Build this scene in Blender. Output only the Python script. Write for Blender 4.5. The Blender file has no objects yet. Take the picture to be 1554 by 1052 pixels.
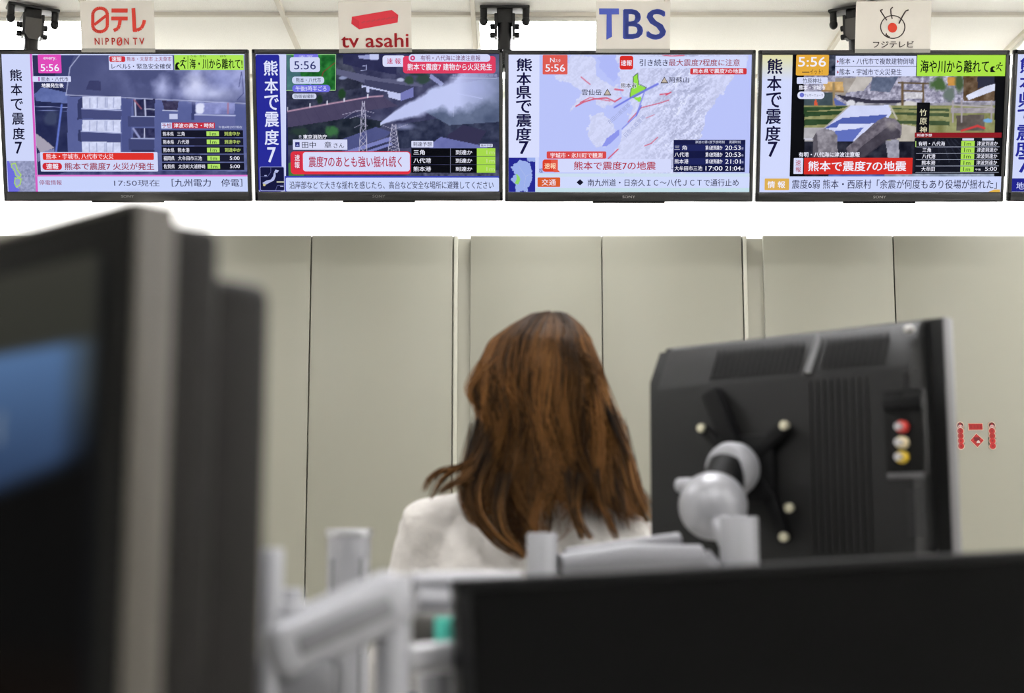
import bpy, bmesh, math, random
import numpy as np
from mathutils import Vector, Matrix

# ------------------------------------------------------------------ camera, world, exposure
S = bpy.context.scene
COL = S.collection
CAMZ = 1.03
FPX = 2158.0
PITCH = math.atan(296.0 / FPX)
cam_d = bpy.data.cameras.new('camera')
cam_d.sensor_width = 36.0
cam_d.lens = 36.0 * FPX / 1554.0
cam_d.clip_start = 0.05
cam_d.dof.use_dof = True
cam_d.dof.focus_distance = 4.75
cam_d.dof.aperture_fstop = 4.4
cam = bpy.data.objects.new('camera', cam_d)
COL.objects.link(cam)
cam.location = (0, 0, CAMZ)
cam.rotation_euler = (math.pi / 2 + PITCH, 0, 0)
S.camera = cam
world = bpy.data.worlds.new('world')
S.world = world
world.use_nodes = True
world.node_tree.nodes['Background'].inputs[0].default_value = (1.0, 0.98, 0.94, 1)
world.node_tree.nodes['Background'].inputs[1].default_value = 0.25
S.view_settings.view_transform = 'Standard'
S.view_settings.look = 'None'
S.view_settings.exposure = 0.0
S.view_settings.gamma = 1.0
S.view_settings.use_curve_mapping = False
LIGHT_E = 32.0          # ceiling fixtures, emission of the diffusers
rng = np.random.default_rng(7)
random.seed(7)
R = math.radians
CT, ST = math.cos(PITCH), math.sin(PITCH)

def ray(px, py):
    k = (526 - py) / FPX
    return Vector(((px - 777) / FPX, CT - k * ST, ST + k * CT))
def at(px, py, Y):
    d = ray(px, py); t = Y / d.y
    return Vector((d.x * t, Y, CAMZ + d.z * t))
def hit(px, py, P0, n):
    d = ray(px, py); o = Vector((0, 0, CAMZ))
    return o + d * ((P0 - o).dot(n) / d.dot(n))

# ------------------------------------------------------------------ colours and materials
def lin(c):
    return tuple(((x / 255.0) / 12.92 if x / 255.0 <= 0.04045 else ((x / 255.0 + 0.055) / 1.055) ** 2.4) for x in c[:3])
MATS = {}
def mat(name, rgb, rough=0.5, metal=0.0, spec=0.5, bump=0.0, scale=60.0, vary=0.0, emit=None, estr=1.0, stretch=None, coat=0.0):
    if name in MATS: return MATS[name]
    m = bpy.data.materials.new(name); m.use_nodes = True
    nt = m.node_tree; b = nt.nodes['Principled BSDF']
    b.inputs['Base Color'].default_value = (*lin(rgb), 1)
    b.inputs['Roughness'].default_value = rough
    b.inputs['Metallic'].default_value = metal
    b.inputs['Specular IOR Level'].default_value = spec
    b.inputs['Coat Weight'].default_value = coat
    if emit:
        b.inputs['Emission Color'].default_value = (*lin(emit), 1)
        b.inputs['Emission Strength'].default_value = estr
    if bump or vary:
        tc = nt.nodes.new('ShaderNodeTexCoord'); mp = nt.nodes.new('ShaderNodeMapping')
        nz = nt.nodes.new('ShaderNodeTexNoise'); nz.inputs['Scale'].default_value = scale
        nz.inputs['Detail'].default_value = 4
        if stretch: mp.inputs['Scale'].default_value = stretch
        nt.links.new(tc.outputs['Object'], mp.inputs[0]); nt.links.new(mp.outputs[0], nz.inputs['Vector'])
        if bump:
            bp = nt.nodes.new('ShaderNodeBump'); bp.inputs['Strength'].default_value = bump
            bp.inputs['Distance'].default_value = 0.01
            nt.links.new(nz.outputs['Fac'], bp.inputs['Height']); nt.links.new(bp.outputs[0], b.inputs['Normal'])
        if vary:
            rp = nt.nodes.new('ShaderNodeValToRGB'); c = lin(rgb)
            rp.color_ramp.elements[0].position = 0.3; rp.color_ramp.elements[1].position = 0.7
            rp.color_ramp.elements[0].color = (*[x * (1 - vary) for x in c], 1)
            rp.color_ramp.elements[1].color = (*[min(1, x * (1 + vary)) for x in c], 1)
            nt.links.new(nz.outputs['Fac'], rp.inputs[0]); nt.links.new(rp.outputs[0], b.inputs['Base Color'])
    MATS[name] = m
    return m
def screen_mat():
    m = bpy.data.materials.new('screen_picture'); m.use_nodes = True
    nt = m.node_tree; b = nt.nodes['Principled BSDF']
    a = nt.nodes.new('ShaderNodeAttribute'); a.attribute_name = 'col'
    b.inputs['Base Color'].default_value = (0.002, 0.002, 0.002, 1)
    b.inputs['Roughness'].default_value = 0.35
    b.inputs['Specular IOR Level'].default_value = 0.0
    nt.links.new(a.outputs['Color'], b.inputs['Emission Color'])
    b.inputs['Emission Strength'].default_value = 1.0
    return m
def print_mat(name, rough=0.6, spec=0.3):
    m = bpy.data.materials.new(name); m.use_nodes = True
    nt = m.node_tree; b = nt.nodes['Principled BSDF']
    a = nt.nodes.new('ShaderNodeAttribute'); a.attribute_name = 'col'
    nt.links.new(a.outputs['Color'], b.inputs['Base Color'])
    b.inputs['Roughness'].default_value = rough; b.inputs['Specular IOR Level'].default_value = spec
    return m
SCREEN = screen_mat()
PRINT = print_mat('printed_paper', 0.55)
WALL = mat('wall_paint', (249, 248, 245), 0.8, bump=0.05, scale=180)
CEIL = mat('ceiling_board', (248, 246, 241), 0.9, bump=0.2, scale=260, vary=0.03)
GRID = mat('ceiling_bar', (214, 208, 196), 0.6)
CABM = mat('cabinet_paint', (124, 122, 109), 0.42, spec=0.4, bump=0.02, scale=400)
CABG = mat('cabinet_recess', (156, 154, 140), 0.5)
FLOORM = mat('pale_floor', (218, 216, 212), 0.6, vary=0.03, scale=40)
BEZEL = mat('gloss_black', (10, 10, 12), 0.25, spec=0.5)
BLACK = mat('matte_black', (6, 6, 7), 0.55, spec=0.12, bump=0.05, scale=300)
IRON = mat('black_metal', (20, 20, 21), 0.4, metal=0.3)
STEEL = mat('brushed_steel', (150, 148, 145), 0.35, metal=0.8)
SILV = mat('silver_paint', (136, 136, 140), 0.42, metal=0.25, spec=0.5)
SILV2 = mat('silver_paint_dark', (98, 98, 101), 0.5, metal=0.2)
CHROME = mat('satin_aluminium', (168, 168, 171), 0.3, metal=0.6)
PLAST = mat('back_plastic', (12, 12, 12), 0.5, spec=0.2, bump=0.08, scale=700)
PLAST2 = mat('back_plastic_brown', (18, 16, 14), 0.55, spec=0.12, bump=0.05, scale=600)
LINK = mat('grey_link', (108, 108, 112), 0.5, metal=0.2)
SIDE = mat('bezel_side_paint', (57, 53, 45), 0.45)
DIFF = mat('lamp_diffuser', (250, 250, 248), 0.5, emit=(253, 253, 255), estr=LIGHT_E)
LAMPF = mat('lamp_frame', (240, 238, 230), 0.5)

# ------------------------------------------------------------------ mesh builder
class MB:
    def __init__(s): s.v = []; s.f = []; s.m = []; s.c = []
    def add(s, vs, fs, mi=0, col=None):
        o = len(s.v)
        s.v.extend([tuple(v) for v in vs]); s.f.extend([tuple(i + o for i in f) for f in fs]); s.m.extend([mi] * len(fs))
        s.c.extend([col or (1, 1, 1)] * len(vs)); return s
    def box(s, c, d, bev=0.0, M=None, mi=0, seg=2):
        bm = bmesh.new(); bmesh.ops.create_cube(bm, size=1.0)
        for v in bm.verts: v.co = Vector((v.co.x * d[0], v.co.y * d[1], v.co.z * d[2]))
        if bev > 0: bmesh.ops.bevel(bm, geom=bm.edges[:], offset=min(bev, min(d) * 0.49), segments=seg, affect='EDGES', profile=0.5)
        c = Vector(c)
        vs = [((M @ v.co) if M else v.co) + c for v in bm.verts]
        bm.verts.index_update()
        s.add(vs, [[v.index for v in f.verts] for f in bm.faces], mi); bm.free(); return s
    def tube(s, pts, rad, seg=14, mi=0, caps=True, flat=1.0):
        pts = [Vector(p) for p in pts]; n = len(pts)
        if not isinstance(rad, (list, tuple)): rad = [rad] * n
        vs = []; up = None
        for i, p in enumerate(pts):
            t = (pts[min(i + 1, n - 1)] - pts[max(i - 1, 0)]).normalized()
            if up is None:
                a = Vector((0, 0, 1)) if abs(t.z) < 0.9 else Vector((0, 1, 0))
                up = (a - t * a.dot(t)).normalized()
            else: up = (up - t * up.dot(t)).normalized()
            sd = t.cross(up)
            for k in range(seg):
                an = 2 * math.pi * k / seg
                vs.append(p + (sd * math.cos(an) * flat + up * math.sin(an)) * rad[i])
        fs = []
        for i in range(n - 1):
            for k in range(seg):
                k2 = (k + 1) % seg
                fs.append((i * seg + k, i * seg + k2, (i + 1) * seg + k2, (i + 1) * seg + k))
        if caps: fs.append(tuple(range(seg))[::-1]); fs.append(tuple((n - 1) * seg + k for k in range(seg)))
        return s.add(vs, fs, mi)
    def cyl(s, p0, p1, r, seg=28, mi=0, bev=0.0):
        p0 = Vector(p0); p1 = Vector(p1); L = (p1 - p0).length; d = (p1 - p0).normalized()
        if bev > 0:
            q = bev
            return s.tube([p0, p0 + d * q * .3, p0 + d * q, p1 - d * q, p1 - d * q * .3, p1], [r - q, r - q * .3, r, r, r - q * .3, r - q], seg, mi)
        return s.tube([p0, p1], r, seg, mi)
    def ball(s, c, r, seg=24, rings=14, mi=0, M=None):
        if not isinstance(r, (list, tuple)): r = (r, r, r)
        c = Vector(c); vs = []
        for i in range(rings + 1):
            th = math.pi * i / rings
            for k in range(seg):
                ph = 2 * math.pi * k / seg
                v = Vector((r[0] * math.sin(th) * math.cos(ph), r[1] * math.sin(th) * math.sin(ph), r[2] * math.cos(th)))
                vs.append(c + ((M @ v) if M else v))
        fs = []
        for i in range(rings):
            for k in range(seg):
                k2 = (k + 1) % seg
                fs.append((i * seg + k, (i + 1) * seg + k, (i + 1) * seg + k2, i * seg + k2))
        return s.add(vs, fs, mi)
    def loft(s, secs, seg=28, mi=0):
        vs = []; n = len(secs)
        for (z, cx, cy, rx, ry) in secs:
            for k in range(seg):
                a = 2 * math.pi * k / seg; c, q = math.cos(a), math.sin(a)
                vs.append((cx + rx * math.copysign(abs(c) ** 0.85, c), cy + ry * math.copysign(abs(q) ** 0.85, q), z))
        fs = [(i * seg + k, i * seg + (k + 1) % seg, (i + 1) * seg + (k + 1) % seg, (i + 1) * seg + k) for i in range(n - 1) for k in range(seg)]
        fs.append(tuple(range(seg))[::-1]); fs.append(tuple((n - 1) * seg + k for k in range(seg)))
        return s.add(vs, fs, mi)
    def prism(s, poly, y0, y1, mi=0, axis='y'):
        """extrude a 2-d outline; axis y: outline is (x,z); axis x: outline is (y,z)"""
        n = len(poly)
        if axis == 'y': vs = [(a, y0, b) for a, b in poly] + [(a, y1, b) for a, b in poly]
        elif axis == 'x': vs = [(y0, a, b) for a, b in poly] + [(y1, a, b) for a, b in poly]
        else: vs = [(a, b, y0) for a, b in poly] + [(a, b, y1) for a, b in poly]
        fs = [tuple(range(n)), tuple(range(2 * n - 1, n - 1, -1))] + [(i, i + n, (i + 1) % n + n, (i + 1) % n) for i in range(n)]
        return s.add(vs, fs, mi)
    def mesh(s, name, mats, sharp=35, colors=False):
        me = bpy.data.meshes.new(name)
        me.from_pydata(s.v, [], s.f)
        for m in (mats if isinstance(mats, (list, tuple)) else [mats]): me.materials.append(m)
        me.polygons.foreach_set('material_index', s.m)
        if colors:
            ca = me.color_attributes.new('col', 'FLOAT_COLOR', 'POINT')
            arr = np.ones((len(s.v), 4), dtype=np.float32); arr[:, :3] = np.array(s.c, dtype=np.float32)
            ca.data.foreach_set('color', arr.ravel())
        else:
            bm = bmesh.new(); bm.from_mesh(me); bmesh.ops.recalc_face_normals(bm, faces=bm.faces); bm.to_mesh(me); bm.free()
            me.polygons.foreach_set('use_smooth', [True] * len(me.polygons))
            if sharp: me.set_sharp_from_angle(angle=R(sharp))
        me.update(); return me
    def build(s, name, mats, parent=None, sharp=35, colors=False):
        o = bpy.data.objects.new(name, s.mesh(name, mats, sharp, colors)); COL.objects.link(o)
        if parent: o.parent = parent
        return o

def tag(o, label=None, cat=None, group=None, kind=None):
    if label: o['label'] = label
    if cat: o['category'] = cat
    if group: o['group'] = group
    if kind: o['kind'] = kind
    return o
def thing(name, label, cat, loc=(0, 0, 0), rot=None, group=None):
    o = bpy.data.objects.new(name, None); COL.objects.link(o); o.empty_display_size = 0.05
    o.location = loc
    if rot is not None:
        if isinstance(rot, Matrix): o.rotation_euler = rot.to_euler()
        else: o.rotation_euler = rot
    return tag(o, label, cat, group)
def struct(name, mb, m): return tag(mb.build(name, m), kind='structure')
def copy_tree(o, parent=None):
    c = o.copy(); COL.objects.link(c)
    if parent: c.parent = parent
    for ch in o.children: copy_tree(ch, c)
    return c
def fuse(mb, voxel, smooth=4):
    """one continuous surface out of overlapping limbs"""
    o = bpy.data.objects.new('tmp', mb.mesh('tmp', BLACK)); COL.objects.link(o)
    r = o.modifiers.new('r', 'REMESH'); r.mode = 'VOXEL'; r.voxel_size = voxel
    k = o.modifiers.new('s', 'SMOOTH'); k.factor = 0.5; k.iterations = smooth
    bpy.context.view_layer.update()
    me = bpy.data.meshes.new_from_object(o.evaluated_get(bpy.context.evaluated_depsgraph_get()))
    t = o.data; bpy.data.objects.remove(o); bpy.data.meshes.remove(t)
    me.materials.clear()
    me.polygons.foreach_set('use_smooth', [True] * len(me.polygons))
    return me
def link_mesh(name, me, m, parent):
    me.materials.append(m); o = bpy.data.objects.new(name, me); COL.objects.link(o); o.parent = parent; return o

# ------------------------------------------------------------------ the room
CEILZ = 2.787
WALLY = 5.45
struct('floor', MB().box((0.25, 1.0, -0.05), (8.5, 9.2, 0.1)), FLOORM)
struct('wall_back', MB().box((0.25, WALLY + 0.05, 1.4), (8.5, 0.1, 2.8)), WALL)
struct('wall_front', MB().box((0.25, -3.55, 1.4), (8.5, 0.1, 2.8)), WALL)
struct('wall_left', MB().box((-4.0, 1.0, 1.4), (0.1, 9.0, 2.8)), WALL)
struct('wall_right', MB().box((4.5, 1.0, 1.4), (0.1, 9.0, 2.8)), WALL)
struct('ceiling', MB().box((0.25, 1.0, CEILZ + 0.06), (8.5, 9.2, 0.1)), CEIL)
g = MB()
for k in range(-5, 9):
    x = -0.771 + 0.64 * k
    if -3.9 < x < 4.4: g.box((x, 1.0, CEILZ + 0.004), (0.016, 8.9, 0.016))
for k in range(-12, 2):
    y = 4.6 + 0.64 * k
    g.box((0.25, y, CEILZ + 0.005), (8.4, 0.016, 0.014))
struct('trim_1', g, GRID)
struct('baseboard_back', MB().box((0.25, WALLY - 0.006, 0.03), (8.4, 0.012, 0.06)), BLACK)

# ceiling lights: one tile wide, every third tile, rows 1.92 m apart
def make_light():
    t = thing('ceiling_light', 'x', 'ceiling light')
    f = MB()
    for sg in (-1, 1):
        f.box((0, sg * 0.305, -0.002), (0.622, 0.012, 0.022), 0.002); f.box((sg * 0.305, 0, -0.002), (0.012, 0.598, 0.022), 0.002)
    f.box((0, 0, 0.008), (0.62, 0.62, 0.004))
    f.build('frame', LAMPF, t)
    MB().box((0, 0, -0.002), (0.597, 0.597, 0.012), 0.003).build('diffuser', DIFF, t)
    return t
light0 = make_light()
first = True
for j, y in enumerate((4.92, 2.36, -0.2)):
    for i, x in enumerate((-2.05 + 0.32, 0.189, 2.109, 4.029)):  # rightmost column is unseen, added to brighten the right side
        o = light0 if first else copy_tree(light0)
        first = False
        o.location = (x, y, CEILZ)
        if j == 0:
            o['label'] = ['square-ended white ceiling light behind the red and white sign card at the left',
                          'white ceiling light panel glowing behind the middle black hanger pole',
                          'white ceiling light panel just cut off at the upper right corner',
                          'white ceiling light panel far to the right, beyond the view'][i]
            if 'group' in o: del o['group']
        else:
            o['label'] = 'white ceiling light panel set in the tiles nearer than the hanging televisions'
            o['group'] = 'ceiling lights overhead'

# cabinets along the back wall
CABY, CABTOP = 5.0, 2.117
def cabinet(x0, xm, x1, label):
    t = thing('storage_cabinet', label, 'cabinet', (x0, CABY, 0), group='beige cabinets along the wall')
    w = x1 - x0; m = xm - x0
    b = MB(); b.box((w / 2, 0.23, CABTOP / 2 + 0.03), (w - 0.014, 0.42, CABTOP - 0.06)); b.build('body', CABG, t)
    MB().box((w / 2, 0.24, 0.03), (w - 0.02, 0.4, 0.06)).build('plinth', BLACK, t)
    for a, c in ((0.0, m), (m, w - 0.018)):
        MB().box(((a + c) / 2, 0.009, (CABTOP + 0.065) / 2), (c - a - 0.005, 0.018, CABTOP - 0.065), 0.0015).build('door', CABM, t)
    MB().box((w - 0.008, 0.010, (CABTOP + 0.065) / 2), (0.014, 0.018, CABTOP - 0.067), 0.001).build('edge_strip', CABG, t)
for (a, b, c, lb) in ((-3.25, -2.78, -2.26, 'beige double-door cabinet at the far left end of the row, mostly out of view'),
                      (-2.205, -1.735, -1.2625, 'beige double-door cabinet hidden behind the big blurred monitor at the left'),
                      (-1.2, -0.7187, -0.193, 'tall beige double-door cabinet between the blurred left monitor and the woman'),
                      (-0.151, 0.3215, 0.842, 'tall beige double-door cabinet directly behind the woman with reddish-brown hair'),
                      (0.898, 1.366, 1.89, 'tall beige double-door cabinet with red stickers, behind the small television seen from the back'),
                      (1.945, 2.415, 2.94, 'beige double-door cabinet beyond the right edge of the view')):
    cabinet(a, b, c, lb)
for i, (a, c) in enumerate(((-2.26, -2.205), (-1.2625, -1.2), (-0.193, -0.151), (0.842, 0.898), (1.89, 1.945))):
    p = MB(); p.box(((a + c) / 2, CABY + 0.235, (CABTOP - 0.006) / 2), (c - a + 0.009, 0.42, CABTOP - 0.006))
    struct('trim_%d' % (i + 2), p, CABG)

# ------------------------------------------------------------------ flat printing (screens, cards): text, boxes, polygons in picture units
def homography(src, dst):
    A = []; B = []
    for (x, y), (u, v) in zip(src, dst):
        A.append([x, y, 1, 0, 0, 0, -u * x, -u * y]); B.append(u)
        A.append([0, 0, 0, x, y, 1, -v * x, -v * y]); B.append(v)
    h = np.linalg.solve(np.array(A, float), np.array(B, float))
    return np.append(h, 1).reshape(3, 3)
GLYPH = {}
def glyphs(s, bold):
    k = (s, bold)
    if k not in GLYPH:
        c = bpy.data.curves.new('t', 'FONT'); c.body = s; c.resolution_u = 3
        c.fill_mode = 'FRONT'
        o = bpy.data.objects.new('t', c); COL.objects.link(o)
        me = bpy.data.meshes.new_from_object(o.evaluated_get(bpy.context.evaluated_depsgraph_get()))
        v = np.array([q.co[:2] for q in me.vertices], float).reshape(-1, 2)
        f = [tuple(p.vertices) for p in me.polygons]
        bpy.data.objects.remove(o); bpy.data.curves.remove(c); bpy.data.meshes.remove(me)
        if bold:
            h = v[:, 1].max() - v[:, 1].min(); d = bold * h * 0.95; n = len(v)
            offs = [(-d, 0), (d, 0), (0, -d * .7), (0, d * .7)] if bold > 0.012 else [(-d, 0), (d, 0)]
            f = [tuple(i + k_ * n for i in q) for k_ in range(len(offs)) for q in f]
            v = np.concatenate([v + np.array(o_) for o_ in offs])
        GLYPH[k] = (v, f)
    return GLYPH[k]
class Sheet:
    """a flat picture: quad = corners TL TR BR BL measured in picture units; size in metres; local plane x,z facing -y"""
    def __init__(s, quad, W, H, step=0.00025):
        s.W, s.H, s.step = W, H, step
        s.h = homography(quad, [(0, 0), (1, 0), (1, 1), (0, 1)]); s.hi = np.linalg.inv(s.h)
        s.mb = MB(); s.lay = 1
    def uv(s, p):
        a = np.atleast_2d(np.array(p, float)); q = np.c_[a, np.ones(len(a))] @ s.h.T
        return q[:, :2] / q[:, 2:3]
    def put(s, uv, faces, col, lay=None):
        if lay is None: s.lay += 1; lay = s.lay
        y = -lay * s.step
        s.mb.add([((u - 0.5) * s.W, y, (0.5 - v) * s.H) for u, v in uv], faces, 0, lin(col)); return s
    def poly(s, pts, col, lay=None):
        uv = s.uv(pts)
        ar = sum(uv[i - 1][0] * uv[i][1] - uv[i][0] * uv[i - 1][1] for i in range(len(uv)))
        idx = list(range(len(uv)))
        return s.put(uv, [tuple(idx if ar < 0 else idx[::-1])], col, lay)
    def rect(s, x0, y0, x1, y1, col, r=0, lay=None):
        (u0, v0), (u1, v1) = s.uv([(x0, y0), (x1, y1)])
        if r <= 0: pts = [(u0, v1), (u1, v1), (u1, v0), (u0, v0)]
        else:
            ru = r / max(1, abs(x1 - x0)) * (u1 - u0); rv = r / max(1, abs(y1 - y0)) * (v1 - v0); pts = []
            for cx, cy, a0 in ((u1 - ru, v1 - rv, 0), (u1 - ru, v0 + rv, 270), (u0 + ru, v0 + rv, 180), (u0 + ru, v1 - rv, 90)):
                for k in range(6):
                    a = R(a0 + 90 - 18 * k); pts.append((cx + ru * math.cos(a), cy + rv * math.sin(a)))
        return s.put(pts, [tuple(range(len(pts)))], col, lay)
    def disc(s, x, y, r, col, ry=None, lay=None):
        ry = ry or r
        return s.poly([(x + r * math.cos(2 * math.pi * k / 20), y + ry * math.sin(2 * math.pi * k / 20)) for k in range(20)], col, lay)
    def line(s, pts, w, col, lay=None):
        if lay is None: s.lay += 1; lay = s.lay
        for (x0, y0), (x1, y1) in zip(pts[:-1], pts[1:]):
            L = math.hypot(x1 - x0, y1 - y0) or 1; nx, ny = -(y1 - y0) / L * w / 2, (x1 - x0) / L * w / 2
            s.poly([(x0 + nx, y0 + ny), (x1 + nx, y1 + ny), (x1 - nx, y1 - ny), (x0 - nx, y0 - ny)], col, lay)
        return s
    def text(s, t, x0, y0, x1, y1, col, bold=0.0, rot=0, lay=None):
        v, f = glyphs(t, bold)
        if not len(v): return s
        mn, mx = v.min(0), v.max(0); n = (v - mn) / np.maximum(mx - mn, 1e-6)
        if rot:
            cx, cy = (x0 + x1) / 2, (y0 + y1) / 2; w, h = x1 - x0, y1 - y0
            a = R(-rot); px = (n[:, 0] - .5) * w; py = (.5 - n[:, 1]) * h
            uv = s.uv(np.c_[cx + px * math.cos(a) - py * math.sin(a), cy + px * math.sin(a) + py * math.cos(a)])
        else:
            (u0, v0), (u1, v1) = s.uv([(x0, y0), (x1, y1)])
            uv = np.c_[u0 + n[:, 0] * (u1 - u0), v1 + n[:, 1] * (v0 - v1)]
        return s.put(uv, f, col, lay)
    def column(s, chars, w, h, col, bold=0.0):
        s.lay += 1; lay = s.lay
        for ch, cx, cy in chars:
            ww = w * (0.62 if ch == '7' else 0.95 if ch == '本' else 1)
            s.text(ch, cx - ww / 2, cy - h / 2, cx + ww / 2, cy + h / 2, col, bold, lay=lay)
        return s
    def picture(s, x0, y0, x1, y1, paint, nx=280, ny=160):
        (u0, v0), (u1, v1) = s.uv([(x0, y0), (x1, y1)])
        U, V = np.meshgrid(np.linspace(u0, u1, nx), np.linspace(v0, v1, ny))
        q = np.c_[U.ravel(), V.ravel(), np.ones(U.size)] @ s.hi.T
        X = (q[:, 0] / q[:, 2]).reshape(U.shape); Y = (q[:, 1] / q[:, 2]).reshape(U.shape)
        img = np.clip(paint(X, Y), 0, 255) / 255.0
        img = np.where(img <= 0.04045, img / 12.92, ((img + 0.055) / 1.055) ** 2.4).reshape(-1, 3)
        s.lay += 1
        o = len(s.mb.v); y = -s.lay * s.step
        s.mb.v.extend(zip(((U.ravel() - .5) * s.W).tolist(), [y] * U.size, ((.5 - V.ravel()) * s.H).tolist()))
        s.mb.c.extend([tuple(c) for c in img.tolist()])
        for j in range(ny - 1):
            b = o + j * nx
            s.mb.f.extend([(b + i + nx, b + i + nx + 1, b + i + 1, b + i) for i in range(nx - 1)])
        s.mb.m.extend([0] * ((nx - 1) * (ny - 1)))
        return s

# little raster painter for the pictures shown on the screens
def vnoise(X, Y, sc, seed):
    r = np.random.default_rng(seed).random((64, 64)); x = X / sc; y = Y / sc
    xi = np.floor(x).astype(int); yi = np.floor(y).astype(int); fx = x - xi; fy = y - yi
    fx = fx * fx * (3 - 2 * fx); fy = fy * fy * (3 - 2 * fy)
    g = lambda a, b: r[a % 64, b % 64]
    return (g(xi, yi) * (1 - fx) + g(xi + 1, yi) * fx) * (1 - fy) + (g(xi, yi + 1) * (1 - fx) + g(xi + 1, yi + 1) * fx) * fy
def fbm(X, Y, sc, seed, o=4):
    t = 0; a = 1; n = 0
    for k in range(o): t = t + a * vnoise(X, Y, sc / 2 ** k, seed + k); n += a; a *= 0.55
    return t / n
class Paint:
    def __init__(s, X, Y, c): s.X, s.Y = X, Y; s.i = np.ones(X.shape + (3,)) * np.array(c, float)
    def mask(s, pts):
        m = np.zeros(s.X.shape, bool); n = len(pts)
        for k in range(n):
            (xa, ya), (xb, yb) = pts[k - 1], pts[k]
            if ya == yb: continue
            m ^= ((ya > s.Y) != (yb > s.Y)) & (s.X < (xb - xa) * (s.Y - ya) / (yb - ya) + xa)
        return m
    def over(s, m, c, a=1.0):
        al = (np.asarray(m, float) * a)[..., None]; s.i = s.i * (1 - al) + np.array(c, float) * al; return s
    def poly(s, pts, c, a=1.0, n=0, sc=40, seed=1):
        c = np.array(c, float)
        if n: c = c + (fbm(s.X, s.Y, sc, seed)[..., None] - .5) * n
        return s.over(s.mask(pts), c, a)
    def box(s, x0, y0, x1, y1, c, a=1.0, n=0, sc=40, seed=1): return s.poly([(x0, y0), (x1, y0), (x1, y1), (x0, y1)], c, a, n, sc, seed)
    def blob(s, x, y, rx, ry, c, a=1.0, soft=0.4, n=0.5, seed=3):
        d = np.hypot((s.X - x) / rx, (s.Y - y) / ry) + (fbm(s.X, s.Y, max(rx, ry) * .5, seed) - .5) * n
        return s.over(np.clip((1 - d) / soft, 0, 1), c, a)
    def line(s, pts, w, c, a=1.0):
        for (x0, y0), (x1, y1) in zip(pts[:-1], pts[1:]):
            L2 = (x1 - x0) ** 2 + (y1 - y0) ** 2
            t = np.clip(((s.X - x0) * (x1 - x0) + (s.Y - y0) * (y1 - y0)) / L2, 0, 1)
            d = np.hypot(s.X - x0 - t * (x1 - x0), s.Y - y0 - t * (y1 - y0))
            s.over(np.clip(1.5 - d / (w * .5), 0, 1), c, a)
        return s

WHITE = (212, 218, 252); NAVY = (28, 26, 70); CRIM = (152, 38, 66); INK = (22, 22, 52); PUREW = (240, 240, 255)

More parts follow.
